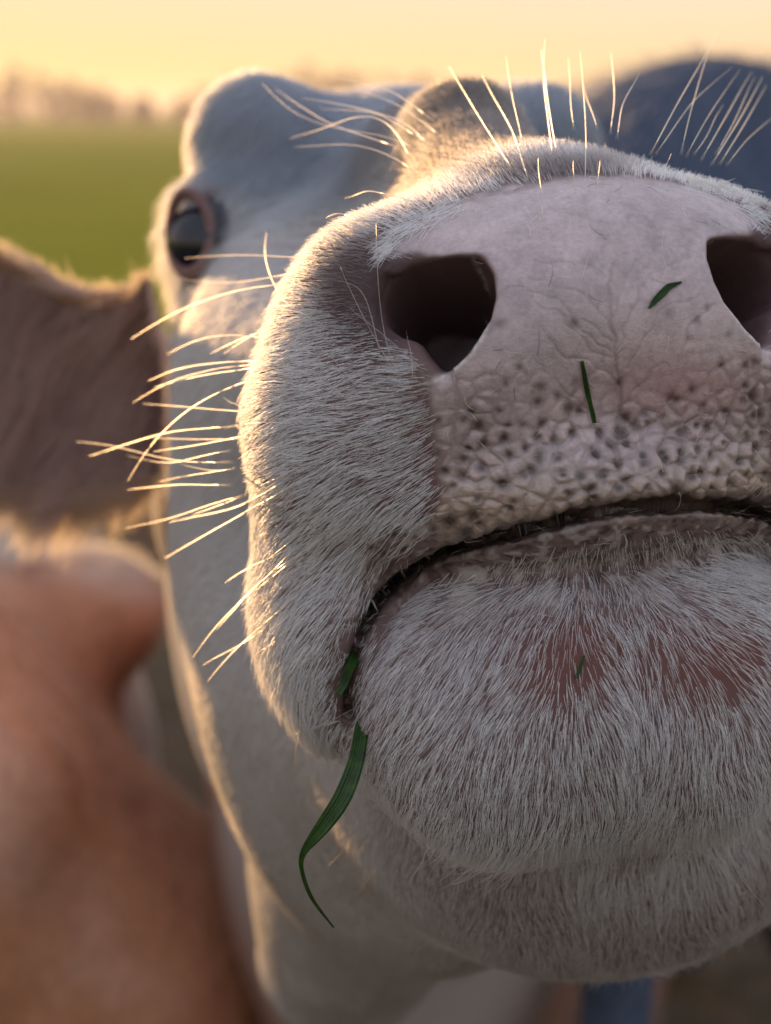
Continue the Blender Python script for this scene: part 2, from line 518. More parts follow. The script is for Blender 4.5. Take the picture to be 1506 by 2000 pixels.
# ------------------------------------------------------------------ other cows (own frame: x forward, z up, metres)
def cow_sdf(P, s):
    p = P.copy(); ay = np.abs(p[:, 1]); S = p.copy(); S[:, 1] = ay
    d = ell(p, (0.18, 0, 0.93), (0.55, 0.27, 0.36))
    d = smin(d, ell(p, (-0.45, 0, 0.96), (0.62, 0.31, 0.36)), 0.12)
    d = smin(d, ell(p, (-0.92, 0, 1.03), (0.33, 0.25, 0.30)), 0.10)
    d = smin(d, cone(p, (0.4, 0, 1.24), (-0.95, 0, 1.25), 0.07, 0.07), 0.12)
    d = smin(d, ell(S, (0.36, 0.19, 0.90), (0.2, 0.1, 0.33)), 0.08)
    d = smin(d, ell(S, (-0.72, 0.22, 1.235), (0.13, 0.09, 0.07)), 0.08)      # hip bones
    d = smin(d, ell(S, (-1.12, 0.11, 1.16), (0.09, 0.06, 0.08)), 0.06)
    hx, hz = s['head']; fx, fz = s['face']; yw = s.get('turn', 0.0)
    pol = np.array((hx, yw * 0.5, hz))
    d = smin(d, cone(p, (0.42, 0, 1.0), pol - np.array((0.05, 0, 0.03)), 0.24, 0.13), 0.12)
    muz = np.array((hx + fx, yw, hz + fz))
    ax = muz - pol; ax = ax / np.linalg.norm(ax)
    side = np.cross((0, 0, 1.0), ax); side /= np.linalg.norm(side)
    up = np.cross(ax, side)
    d = smin(d, cone(p, pol, muz, 0.115, 0.075), 0.06)
    d = smin(d, ell(p, pol + ax * 0.10 - up * 0.05, (0.15, 0.10, 0.15)), 0.06)
    d = smin(d, ell(p, muz + ax * 0.02, (0.085, 0.095, 0.08)), 0.05)
    for sg in (1, -1):
        e0 = pol + side * sg * 0.09 + up * 0.045 - ax * 0.02
        d = smin(d, cone(p, e0, e0 + side * sg * 0.10 + up * 0.01, 0.03, 0.05), 0.03)
        d = smin(d, cone(p, e0 + side * sg * 0.10 + up * 0.01, e0 + side * sg * 0.19 - up * 0.02, 0.05, 0.015), 0.03)
        eye = pol + ax * 0.14 + side * sg * 0.105 + up * 0.035
        d = smax(d, -(np.linalg.norm(p - eye, axis=1) - 0.024), 0.012)
        nos = muz + ax * 0.085 + side * sg * 0.045 + up * 0.015
        d = smax(d, -(np.linalg.norm(p - nos, axis=1) - 0.018), 0.012)
    # legs with joints
    d = smin(d, cone(S, (0.33, 0.17, 0.75), (0.36, 0.17, 0.42), 0.11, 0.055), 0.08)
    d = smin(d, cone(S, (0.36, 0.17, 0.42), (0.35, 0.17, 0.10), 0.05, 0.035), 0.03)
    d = smin(d, cone(S, (0.36, 0.17, 0.08), (0.38, 0.17, 0.03), 0.045, 0.055), 0.03)
    d = smin(d, cone(S, (-0.95, 0.17, 0.9), (-0.82, 0.19, 0.62), 0.22, 0.13), 0.08)
    d = smin(d, cone(S, (-0.82, 0.19, 0.62), (-1.08, 0.18, 0.45), 0.09, 0.05), 0.05)
    d = smin(d, cone(S, (-1.08, 0.18, 0.45), (-1.02, 0.18, 0.10), 0.045, 0.036), 0.03)
    d = smin(d, cone(S, (-1.02, 0.18, 0.08), (-0.99, 0.18, 0.03), 0.045, 0.055), 0.03)
    d = smin(d, cone(p, (-1.2, 0, 1.2), (-1.3, 0, 0.75), 0.03, 0.018), 0.04)
    d = smin(d, cone(p, (-1.3, 0, 0.75), (-1.3, 0, 0.5), 0.02, 0.045), 0.03)
    d = smax(d, 0.004 - p[:, 2], 0.005)
    return d
def make_cow(name, s, loc, rz, scale, mat, label, group, fur=None):
    f = par(lambda P: cow_sdf(P, s))
    V, Q = surface_nets(f, (-1.45, -0.5, -0.02), (1.3, 0.5, 1.75), 0.024)
    V, Q = split4(V, Q)
    V = project_to(f, V.astype(float), 0.004)
    root = obj(name, None, label=label, category='cow', group=group)
    root.location = loc; root.rotation_euler = (0, 0, rz); root.scale = (scale,) * 3
    b = obj('body', mesh_from('body', V, Q), mat, root)
    hx, hz = s['head']; fx, fz = s['face']; yw = s.get('turn', 0.0)
    pol = np.array((hx, yw * 0.5, hz)); muz = np.array((hx + fx, yw, hz + fz))
    ax = (muz - pol) / np.linalg.norm(muz - pol)
    side = np.cross((0, 0, 1.0), ax); side /= np.linalg.norm(side); up = np.cross(ax, side)
    eme = ball_mesh('eye', 0.023)
    for sg in (1, -1):
        e = obj('eye', eme, None, root); e.location = pol + ax * 0.14 + side * sg * 0.098 + up * 0.035
    if FUR and fur is not None:                                     # short coat: only its lit outline reads from here
        r_ = np.random.default_rng(int(loc[0] * 100) + 500)
        p, n_ = sample(V, Q, np.where(V[:, 2] > 0.5, 9000.0, 1500.0), r_)
        d_ = np.tile([-0.8, 0, -0.5], (len(p), 1)) + 0.5 * vnoise3(p, 6.0, 12)
        n2 = n_ * 1.0
        sad = (sstep(-0.84, -0.70, p[:, 0] + 0.1 * vnoise(p, 5.0, 16)) * (name == 'brown_cow'))[:, None]
        P = strands(p, n2, d_, r_.uniform(0.012, 0.03, len(p)) * (1 + 0.7 * sstep(0.3, 0.8, n_[:, 2])), np.full(len(p), 0.5), np.full(len(p), 0.15), 4, 0.2, 0.03, r_, 0.002)
        make_curves('coat_hair', P, 0.0003 * np.array([1, .9, .7, .3])[None] * np.ones((len(p), 1)), (np.array([fur]) * (1 + 0.55 * np.clip(2.2 * vnoise(p, 3.4, 15), -1, 1)[:, None]) * (1 - sad) + np.array([[0.78, 0.66, 0.52]]) * sad) * r_.uniform(0.75, 1.15, (len(p), 1)), M_HAIR, root, kind='stuff')
    return root, V, Q
def ball_mesh(name, r, seg=24):
    bm = bmesh.new(); bmesh.ops.create_uvsphere(bm, u_segments=seg, v_segments=seg // 2, radius=r)
    for f in bm.faces: f.smooth = True
    me = bpy.data.meshes.new(name); bm.to_mesh(me); bm.free()
    me.materials.append(M_EYE)
    return me
def mat_eye():
    t = NT('eye_surface'); p = t.n('ShaderNodeBsdfPrincipled')
    n = t.noise(300, 3)
    t.l(t.ramp(n, [(0.3, (0.004, 0.006, 0.012)), (0.8, (0.012, 0.016, 0.03))]), p.inputs['Base Color'])
    p.inputs['Roughness'].default_value = 0.15
    p.inputs['Coat Weight'].default_value = 0.1; p.inputs['Coat Roughness'].default_value = 0.03
    t.l(p.outputs[0], t.out.inputs[0]); return t.m
M_EYE = mat_eye()

M_BROWN = mat_coat('brown_coat', (0.30, 0.12, 0.07), (0.64, 0.30, 0.17), (0.74, 0.48, 0.38), 3.4, (0.60, 0.49, 0.40))
M_TAN = mat_coat('tan_coat', (0.16, 0.13, 0.13), (0.5, 0.36, 0.25), (0.62, 0.47, 0.34), 4.5)  # dark grey-mauve patches are shade dapples put into the coat colour
M_DARK = mat_coat('dark_coat', (0.05, 0.07, 0.11), (0.065, 0.09, 0.145), (0.085, 0.115, 0.17), 3.0)
def ground_pt(px, d):
    q = cam2world(PX(px, 1000, d)); return (q[0], q[1], 0.0)
cows = []
cows.append(make_cow('brown_cow', dict(head=(0.90, 1.15), face=(0.25, -0.28), turn=0.10), (-0.56, 2.31, 0), math.radians(101), 0.81, M_BROWN,
         'reddish brown cow seen from behind at the left, low sun on its back', 'cows standing behind the white cow', (0.80, 0.41, 0.23)))
cows.append(make_cow('tan_cow', dict(head=(0.95, 1.15), face=(0.3, -0.2), turn=-0.1), (-0.85, 3.95, 0), math.radians(4), 0.80, M_TAN,
         'pale tan cow standing sideways, seen below the ear of the white cow', 'cows standing behind the white cow', (0.62, 0.44, 0.28)))
cows.append(make_cow('dark_cow', dict(head=(0.98, 1.15), face=(0.3, -0.25), turn=0.1), (0.57, 2.78, 0), math.radians(74), 1.105, M_DARK,
         'dark blue grey cow behind the white head, its back against the sky', 'cows standing behind the white cow', (0.105, 0.14, 0.195)))

# ------------------------------------------------------------------ the white cow
white = obj('white_cow', None, label='white cow pushing its large pale nose up close, grass in its mouth', category='cow')

def mirror_L(px, py, d):
    q = L(px, py, d); q[0] = -abs(q[0]); return q
uv = lambda px, py, d: tuple(L(px, py, d)[:2])
NOSTRIL = [uv(x, y, 48.6) for x, y in [(748, 504), (785, 499), (830, 500), (880, 504), (922, 515), (944, 550), (952, 600), (942, 645), (918, 680),
                                       (888, 712), (860, 730), (832, 708), (798, 676), (764, 650), (730, 630), (702, 602), (696, 565), (712, 528)]]
_nc = np.array(uv(840, 600, 48.6))
NOSTRIL_IN = [tuple(p - (p - _nc) / np.linalg.norm(p - _nc) * 0.42) for p in np.array(NOSTRIL)]
MOUTH = [(0.0, L(1215, 992, 48)[1])] + [uv(x, y, 49.5) for x, y in [(1120, 1004), (1000, 1036), (870, 1080), (800, 1135), (755, 1178), (722, 1228), (702, 1290), (694, 1345), (702, 1408)]]

def nostril_d(u, v, w):
    ww = w - 0.8
    no = poly2(u - 0.30 * ww, v + 0.22 * ww, NOSTRIL_IN) - 0.40 + 0.07 * np.maximum(ww, 0)
    return np.maximum(no, w - 6.8)
MOUTH_ALL = MOUTH[:0:-1] + [tuple(L(x, y, d)[:2]) for x, y, d in [(1215, 992, 48), (1330, 985, 48.4), (1420, 988, 48.8), (1506, 996, 49.4), (1600, 1020, 50), (1690, 1070, 51), (1750, 1150, 51.5), (1780, 1260, 52)]]
def head_sdf(P):
    q = to_local(P)
    S = q.copy(); S[:, 0] = -np.abs(S[:, 0])                    # everything is modelled on the left side (u < 0)
    u, v, w = S[:, 0], S[:, 1], S[:, 2]
    # muzzle
    nose = ell(S, (0, 1.25, 6.4), (6.4, 4.35, 6.3))
    nose = smin(nose, ell(S, (-2.5, 0.2, 5.0), (3.6, 3.6, 4.6)), 1.6)
    nose = smin(nose, ell(S, L(742, 582, 52.0), (2.3, 1.9, 3.0)), 1.2)
    lip = ell(S, L(725, 850, 52.5), (3.3, 4.0, 4.2))
    lip = smin(lip, ell(S, L(645, 1180, 54.0), (2.0, 3.9, 3.8)), 1.2)
    lip = smin(lip, ell(S, (0, -3.0, 5.2), (5.8, 2.2, 4.9)), 1.0)
    upper = smin(nose, lip, 1.3)
    chin = ell(S, (0, L(1215, 1330, 53)[1], 6.9), (6.7, 4.5, 6.0))
    chin = smin(chin, ell(S, (-2.6, -9.6, 5.4), (2.8, 2.8, 3.4)), 1.0)
    # skull
    d = cone(S, (0, 3.6, 7), (0, 8.1, 17), 2.0, 1.8)
    d = smin(d, cone(S, (0, 8.1, 17), (0, 8.8, 31), 1.8, 3.2), 1.2)
    d = smin(d, ell(S, (0, 5.6, 35.5), (7.6, 8.0, 8.0)), 2.5)
    d = smin(d, ell(S, L(500, 290, 79.0), (2.7, 2.9, 3.4)), 2.0)
    d = smin(d, cone(S, (0, 2.6, 9), (0, 4.6, 27), 3.2, 4.4), 1.5)       # nose bone under the bridge
    d = smin(d, cone(S, (-2.6, -0.5, 12), (-3.8, 1.6, 27), 2.8, 4.6), 2.0)
    d = smin(d, ell(S, (-4.1, -4.0, 30), (4.9, 11.5, 10)), 2.5)
    d = smin(d, cone(S, (0, -8.8, 9), (0, -9.5, 24), 3.6, 7.0), 3.0)
    d = smin(d, ell(S, (0, -11.0, 27), (6.9, 9.6, 11)), 2.5)
    J = q.copy(); J[:, 0] -= 2.3                                # the lower jaw is pushed to one side, as when chewing
    d = smin(d, ell(J, (0, -11.0, 17.0), (7.8, 7.0, 9)), 2.5)
    d = smin(d, ell(J, (0, -11.6, 13.5), (7.6, 6.0, 6.5)), 2.0)
    d = smin(d, cone(S, (0, 1, 36), (0, -1.5, 47), 8.0, 9.5), 3.0)
    d = smin(d, cone(S, (0, -12.5, 27), (0.0, -24.5, 48), 5.6, 4.2), 3.0)
    d = smin(d, ell(S, (0, -12.0, 43), (5.6, 11.0, 13)), 3.0)
    # eye socket
    d = smin(d, ell(S, EYE_C - _n * 2.0 + np.array([0.5, 0.1, 0.7]), (2.6, 2.9, 2.7)), 1.6)
    eD = S - EYE_C.astype(S.dtype)
    eb = (eD @ EYE_B.T.astype(S.dtype)).astype(S.dtype)                                # across, up, out of the eye
    d = smax(d, -ell(eb, (0, 0, 0.6), (1.0, 1.5, 1.6)), 0.4)
    rr = np.hypot(eb[:, 0] / 1.0, eb[:, 1] / 1.5)
    d = smin(d, np.hypot((rr - 1) * 1.6, eb[:, 2] - 0.35 + 0.16 * eb[:, 0] ** 2 - 0.10 * eb[:, 1]) - 0.24, 0.5)
    d = smin(d, upper, 2.2)
    m = w < 14
    e = d.copy()
    cm = smin(d[m], chin[m], np.where(w[m] > 9, 1.4, 0.5))
    # crease of the mouth
    cr = line2(q[m][:, 0], v[m], MOUTH_ALL)
    wid = np.where(v[m] < -6.2, 0.12, 0.18) * np.sqrt(np.clip(1 - (np.minimum(cm, 0) / np.where(v[m] < -6.2, 0.5, 0.9)) ** 2, 0, 1)) - 0.25 * (cm < np.where(v[m] < -6.2, -0.5, -0.9))
    cm = smax(cm, wid - cr, 0.22)
    # nostril
    no = nostril_d(u[m], v[m], w[m])
    cm = smax(cm, -no, np.where(u[m] < L(850, 600, 48.6)[0], np.where(v[m] > L(760, 540, 48.6)[1], 0.3, 0.75), 0.2))
    e[m] = cm
    far = ~m
    e[far] = smin(d[far], chin[far], 1.4)
    return e
EYE_C = L(378, 458, 75.0)
_n = np.array([-0.68, 0.05, -0.73]); _n /= np.linalg.norm(_n)
_a = np.cross([0, 1.0, 0], _n); _a /= np.linalg.norm(_a)
EYE_B = np.stack([_a, np.cross(_n, _a), _n])

hf = hf64 = par(head_sdf)
HL = 0.225
V, Q = surface_nets(hf, (-13, -26, 45.5), (20, 24, 104), HL)
V, Q = split4(V, Q)
V = project_to(hf64, V.astype(float), 0.03, 1)

def mirrored_px(P):                                             # the photo pixel of a point folded onto the left half of the head
    q = to_local(P); q2 = q.copy(); q2[:, 0] = -np.abs(q[:, 0])
    x, y = proj(from_local(q2)); return x, y, q
PAD = [(745, 497), (790, 442), (880, 397), (1000, 364), (1100, 347), (1240, 336), (1300, 336), (1300, 1030), (1120, 1012), (1000, 1046), (870, 1092), (850, 1078), (864, 960),
       (858, 900), (848, 820), (836, 745), (866, 728), (905, 695), (942, 645), (952, 600), (940, 545), (920, 512), (880, 503), (800, 497)]
def pad_mask(P, soft=10):
    x, y, q = mirrored_px(P)
    d = poly2(x, y, PAD) + 9 * vnoise(P, 1.6, 77) + 5 * vnoise(P, 5.0, 78)
    return (1 - sstep(-soft, soft * 0.8, d)) * (q[:, 2] < 7.5), x, y, q

# refine the bare nose pad for its real relief
pm, _, _, _ = pad_mask(V, 25)
bm = bmesh.new()
me = mesh_from('body', V, Q)
bm.from_mesh(me)
for level in range(2):
    vs = np.array([v.co[:] for v in bm.verts])
    pm, mx, my, q = pad_mask(vs, 25)
    pm = np.maximum(pm, (line2(q[:, 0], q[:, 1], MOUTH_ALL) < 0.75) * (q[:, 2] < 9.5))
    bm.verts.ensure_lookup_table()
    keep = (pm > 0.02)
    edges = [e for e in bm.edges if keep[e.verts[0].index] and keep[e.verts[1].index]]
    bmesh.ops.subdivide_edges(bm, edges=edges, cuts=1, use_grid_fill=True)
    bm.verts.index_update()
bm.to_mesh(me); bm.free()
nV = len(me.vertices)
V = np.empty(nV * 3, np.float32); me.vertices.foreach_get('co', V); V = V.reshape(-1, 3).astype(float)
V = project_to(hf64, V, 0.025, 2)
N = gradient(hf64, V, 0.03); N /= np.linalg.norm(N, axis=1)[:, None]
pm, mx, my, q = pad_mask(V, 17)
sx, sy = proj(V)
U_, V_, W_ = q.T

# --- relief and colours of the hide
def cells(U, Vv, pts, k=2):
    from mathutils.kdtree import KDTree
    kd = KDTree(len(pts))
    for i, p in enumerate(pts): kd.insert((p[0], p[1], 0), i)
    kd.balance()
    out = np.empty((len(U), k)); ids = np.empty((len(U), k), int)
    for i in range(len(U)):
        r = kd.find_n((U[i], Vv[i], 0), k)
        for j in range(k): out[i, j] = r[j][2]; ids[i, j] = r[j][1]
    return out, ids
disp = np.zeros(nV)
dark = np.zeros(nV); lump = np.zeros(nV)
sel = np.where(pm > 0.01)[0]
su, sv = U_[sel], V_[sel]
pr = np.random.default_rng(3)
def jitter(s, u0, u1, v0, v1, j=0.44):
    P = []
    row = 0; vv = v0
    while vv < v1:
        for uu in np.arange(u0 + (row % 2) * s / 2, u1, s): P.append((uu + pr.uniform(-j, j) * s, vv + pr.uniform(-j, j) * s))
        vv += s * 0.86; row += 1
    return np.array(P)
bumps = jitter(0.47, -6, 6, -6, 0.5)
dd, ids = cells(su, sv, bumps)
yy = my[sel]; xx = mx[sel]
wave = 30 * vnoise(np.stack([su, sv, su * 0], -1), 0.9, 2)
zone = sstep(690, 890, yy + 1.6 * wave) * pm[sel]
low = sstep(950, 1030, yy)
amp = pr.uniform(0.5, 1.2, len(bumps))[ids[:, 0]]
dome = sstep(0.0, 0.26, dd[:, 1] - dd[:, 0])
lump[sel] = zone * (dome - 0.75)
disp[sel] += zone * amp * (0.07 - 0.03 * low) * (dome - 0.7)
pits = jitter(0.50, -6, 6, -6, 1.2, 0.42)
keepp = []
for p in pits:
    x, y = proj(from_local(np.array([[-abs(p[0]), p[1], 0.6]])))
    pr_keep = 0.26 + 0.7 * float(sstep(720, 850, y[0])) * (1 - 0.75 * float(sstep(960, 1020, y[0])))
    if y[0] < 600: pr_keep = 0.06
    keepp.append(pr.random() < pr_keep)
pits = pits[np.array(keepp)]
dd, ids = cells(su, sv, pits, 1)
prad = pr.uniform(0.09, 0.17, len(pits))[ids[:, 0]]
pst = pr.uniform(0.65, 1.0, len(pits))[ids[:, 0]]
pit = np.exp(-(dd[:, 0] / prad) ** 2)
disp[sel] -= 0.075 * pit * pst * (0.25 + 0.75 * zone)
dark[sel] += 0.16 * np.clip(vnoise(V[sel], 6.0, 91) * 1.4 - .35, 0, 1) + np.minimum(1.15 * pit * pst * (0.6 + 0.4 * zone), 0.9)
# fine folds that run over the pad: traced from the animal, symmetrical ones left out
FOLDS = [[(1196, 520), (1192, 600), (1200, 680), (1210, 760), (1208, 860), (1215, 950)], [(1196, 640), (1215, 560), (1232, 530), (1240, 510)],
         [(1200, 700), (1235, 610), (1262, 545), (1300, 515), (1345, 500)], [(1262, 545), (1300, 556), (1335, 552)], [(1195, 640), (1170, 600), (1120, 565), (1035, 540)],
         [(1195, 690), (1140, 650), (1090, 590), (1030, 565)], [(1200, 680), (1160, 640), (1140, 620)], [(1180, 540), (1150, 520), (1120, 515), (1040, 510)],
         [(1195, 700), (1160, 690), (1120, 640), (1080, 610), (1045, 595)], [(1205, 750), (1150, 700), (1110, 700), (1060, 640)], [(1225, 720), (1270, 640), (1300, 600), (1360, 580)],
         [(1335, 700), (1345, 640), (1390, 600)], [(1210, 800), (1260, 740), (1300, 710)], [(1208, 860), (1150, 800), (1080, 740)], [(1212, 900), (1260, 850), (1330, 840)],
         [(1215, 930), (1170, 890), (1130, 830)], [(1215, 940), (1290, 910), (1390, 870)], [(1210, 905), (1185, 930), (1170, 985)], [(1220, 930), (1235, 985)]]
jx = 7 * vnoise(V[sel], 3.2, 40); jy = 7 * vnoise(V[sel], 3.2, 41)
fold = np.zeros(len(sel))
for i, f_ in enumerate(FOLDS):
    dl = line2(sx[sel] + jx, sy[sel] + jy, f_)
    wdt = 5.0 if i == 0 else 3.2
    fold = np.maximum(fold, np.exp(-(dl / wdt) ** 2) * (1.0 if i == 0 else 0.55))
disp[sel] -= 0.026 * fold * pm[sel]
dark[sel] += 0.24 * fold
disp += 0.03 * vnoise(V, 0.9, 11) * (W_ < 14)
# small wrinkles of the lip edge
disp[sel] += 0.02 * low * vnoise(np.stack([su * 6, sv * 1.2, su * 0], -1), 1.0, 12)
V = V + N * disp[:, None]

tint = np.tile(np.array([0.44, 0.41, 0.39]), (nV, 1))           # hide under white hair
nz = vnoise(V, 0.45, 20)[:, None]; nf = vnoise(V, 2.5, 21)[:, None]
def blend(mask, col):
    global tint
    m = np.clip(mask, 0, 1)[:, None]
    tint = tint * (1 - m) + np.asarray(col) * m
muz = (1 - sstep(9, 14, W_))
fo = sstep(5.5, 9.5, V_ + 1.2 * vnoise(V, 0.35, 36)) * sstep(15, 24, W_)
blend(fo * 0.9, (0.20, 0.24, 0.29))  # bluish shade of the brow put into the hide colour
blend(sstep(4.5, 7.5, W_) * sstep(3.6, 5.6, V_) * (1 - sstep(4.0, 6.5, np.abs(U_))) * (1 - sstep(24, 28, W_)) * .9, (0.10, 0.075, 0.06))
blend(muz * (1 - sstep(3.0, 5.0, V_) * sstep(3, 6, W_)) * 0.95, (0.17, 0.105, 0.10))                           # mauve skin under the thin muzzle hair
def blob(cx, cy, rx, ry, p=2.0, x=mx, y=my, soft=1.0):
    return np.exp(-(np.hypot((x - cx) / rx, (y - cy) / ry)) ** p * soft) * (W_ < 14)
blend(blob(735, 590, 95, 125, 4), (0.075, 0.042, 0.045))          # dark skin round the nostril wing
blend(blob(830, 980, 55, 120, 3) * .7, (0.16, 0.075, 0.07))
blend(blob(1110, 1285, 130, 115, 2.5, sx, sy) * .95, (0.16, 0.06, 0.05))
blend(blob(1390, 1290, 190, 110, 2.5, sx, sy) * .95, (0.16, 0.06, 0.05))
blend(blob(1200, 1100, 420, 70, 3, sx, sy) * .6, (0.21, 0.155, 0.15))
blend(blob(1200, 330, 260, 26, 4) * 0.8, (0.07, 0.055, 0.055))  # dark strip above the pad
gr = sstep(960, 1010, my) * (1 - sstep(1130, 1230, my + 30 * vnoise(V, 1.2, 5))) * (V_ < -3.3) * (W_ < 12) * (np.abs(U_) < 6.6)
gn = vnoise(V * np.array([1, .55, 1]), 3.4, 61) + 0.7 * vnoise(V, 8.0, 62)
blend(gr * 0.9, np.array([0.26, 0.19, 0.185]))
blend(gr * sstep(0.15, 0.6, gn) * .8, (0.52, 0.475, 0.45))
blend(gr * sstep(0.2, 0.7, -gn) * .8, (0.09, 0.05, 0.05))
disp_ch = gr * 0.035 * gn
V = V + N * (disp_ch - 0.16 * np.exp(-(U_ / 0.45) ** 2) * sstep(1180, 1300, my) * (V_ < -5) * (W_ < 12))[:, None]
padc = np.array([0.505, 0.405, 0.41]) * (1 + 0.18 * nz + 0.16 * nf + 0.10 * vnoise(V, 7.0, 23)[:, None])
pk = blob(1330, 760, 150, 70, 2, sx, sy)[:, None] * 0.5
padc = padc * (1 - pk) + np.array([0.47, 0.26, 0.235]) * pk
tn_ = sstep(860, 1010, my)[:, None] * 0.7
padc = padc * (1 - tn_) + np.array([0.42, 0.315, 0.215]) * tn_
padc = padc * (1 + 0.28 * lump[:, None])
m = pm[:, None]
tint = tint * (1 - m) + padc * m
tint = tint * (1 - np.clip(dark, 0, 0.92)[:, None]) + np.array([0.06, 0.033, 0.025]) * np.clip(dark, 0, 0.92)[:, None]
# inside the nostrils: dark wet skin; mouth crease darkened along its line
nd = nostril_d(-np.abs(U_), V_, W_)
ins = (1 - sstep(0.03, 0.16, np.abs(nd))) * (W_ < 9.6) * sstep(0.2, 0.5, W_)
blend(ins, (0.16, 0.095, 0.10))
scurf = np.exp(-(line2(mx, my, [(925, 508), (950, 550), (958, 602), (948, 648), (922, 688), (893, 718), (862, 740), (835, 748)]) / 5.0) ** 2) * (W_ < 3) * (0.6 + 0.5 * vnoise(V, 9.0, 44))
blend(scurf, (0.72, 0.66, 0.62))
mo = line2(U_, V_, MOUTH_ALL)
gm = np.exp(-(mo / 0.30) ** 2) * (W_ < 10)
blend(gm * 0.8, (0.04, 0.022, 0.02))
blend(blob(725, 580, 92, 120, 4) * (1 - pm) * (1 - ins), (0.075, 0.042, 0.045))
# eye socket skin
eu = np.stack([-np.abs(U_), V_, W_], -1) - EYE_C
eb_ = eu @ EYE_B.T
er = np.hypot(eb_[:, 0] / 1.0, eb_[:, 1] / 1.5) + 3.0 * (np.abs(eb_[:, 2]) > 2.6)
blend((1 - sstep(1.0, 1.5, er)) * 0.9, (0.20, 0.085, 0.07))
wet = np.clip(pm * 1.0 + 0.35 * ins + 0.5 * gm, 0, 1)

# --- the trunk of the same animal, joined to the head into one mesh (metres, world)
TC, TS = math.cos(math.radians(-3)), math.sin(math.radians(-3))
def trunk_sdf(P):
    p = P - np.array([0.02, 1.62, 0.0])
    p = np.stack([p[:, 0] * TC + p[:, 1] * TS, -p[:, 0] * TS + p[:, 1] * TC, p[:, 2]], -1); S = p.copy(); S[:, 0] = np.abs(S[:, 0])
    d = ell(p, (0, 0.15, 0.86), (0.17, 0.45, 0.30))
    d = smin(d, ell(p, (0.02, 0.75, 0.86), (0.22, 0.6, 0.31)), 0.12)
    d = smin(d, ell(p, (0.03, 1.25, 0.93), (0.23, 0.3, 0.27)), 0.1)
    d = smin(d, cone(p, (0, 0.12, 0.98), (0.0, -0.72, 1.275), 0.16, 0.09), 0.1)
    d = smin(d, cone(p, (0, 0.05, 0.82), (0.0, -0.62, 1.13), 0.13, 0.075), 0.10)
    for sx_ in (0.14,):
        d = smin(d, cone(S, (sx_, 0.05, 0.70), (sx_, 0.04, 0.40), 0.09, 0.05), 0.07)
        d = smin(d, cone(S, (sx_, 0.04, 0.40), (sx_, 0.05, 0.10), 0.046, 0.034), 0.03)
        d = smin(d, cone(S, (sx_, 0.04, 0.08), (sx_, 0.01, 0.03), 0.042, 0.05), 0.03)
        d = smin(d, cone(S, (sx_ + .02, 1.3, 0.8), (sx_ + .03, 1.2, 0.58), 0.16, 0.09), 0.07)
        d = smin(d, cone(S, (sx_ + .03, 1.2, 0.58), (sx_ + .02, 1.42, 0.42), 0.08, 0.045), 0.04)
        d = smin(d, cone(S, (sx_ + .02, 1.42, 0.42), (sx_ + .02, 1.38, 0.10), 0.042, 0.034), 0.03)
        d = smin(d, cone(S, (sx_ + .02, 1.38, 0.08), (sx_ + .02, 1.35, 0.03), 0.042, 0.05), 0.03)
    d = smin(d, cone(p, (0.03, 1.5, 1.08), (0.03, 1.58, 0.6), 0.03, 0.018), 0.04)
    d = smin(d, cone(p, (0.03, 1.58, 0.6), (0.03, 1.58, 0.4), 0.02, 0.04), 0.03)
    return smax(d, 0.004 - p[:, 2], 0.005)
trunk_sdf = par(trunk_sdf)
tV, tQ = surface_nets(trunk_sdf, (-0.6, 0.70, -0.02), (0.6, 3.35, 1.5), 0.022)
tV, tQ = split4(tV, tQ)
tV = project_to(trunk_sdf, tV.astype(float), 0.004)
Vw = cam2world(V)
nloops = len(me.loops)
lv = np.empty(nloops, np.int32); me.loops.foreach_get('vertex_index', lv)
ls = np.empty(len(me.polygons), np.int32); me.polygons.foreach_get('loop_start', ls)
lt = np.empty(len(me.polygons), np.int32); me.polygons.foreach_get('loop_total', lt)
bme = bpy.data.meshes.new('body')
allV = np.concatenate([Vw, tV]); allL = np.concatenate([lv, tQ.ravel().astype(np.int32) + nV])
bme.vertices.add(len(allV)); bme.vertices.foreach_set('co', allV.astype(np.float32).ravel())
bme.loops.add(len(allL)); bme.loops.foreach_set('vertex_index', allL.astype(np.int32))
allS = np.concatenate([ls, nloops + np.arange(len(tQ), dtype=np.int32) * 4])
bme.polygons.add(len(allS)); bme.polygons.foreach_set('loop_start', allS.astype(np.int32))
bme.update(calc_edges=True); bme.validate()
bme.polygons.foreach_set('use_smooth', np.ones(len(bme.polygons), bool))
tk = sstep(1.30, 1.50, tV[:, 1] + 0.05 * vnoise(tV, 9.0, 66))[:, None]
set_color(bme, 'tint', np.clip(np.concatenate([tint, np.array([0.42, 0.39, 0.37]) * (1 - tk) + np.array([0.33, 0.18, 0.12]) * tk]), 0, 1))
set_float(bme, 'wet', np.concatenate([wet, np.zeros(len(tV))]))
bpy.data.meshes.remove(me)
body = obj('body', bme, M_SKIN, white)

# --- eyes
eyeme = ball_mesh('eye', 0.0178, 48)
for sg in (1, -1):
    c = (EYE_C - _n * 1.12 + np.array([0, -0.15, 0])) * np.array([sg, 1, 1])
    e = obj('eye', eyeme, None, white); e.location = cam2world(from_local(c))

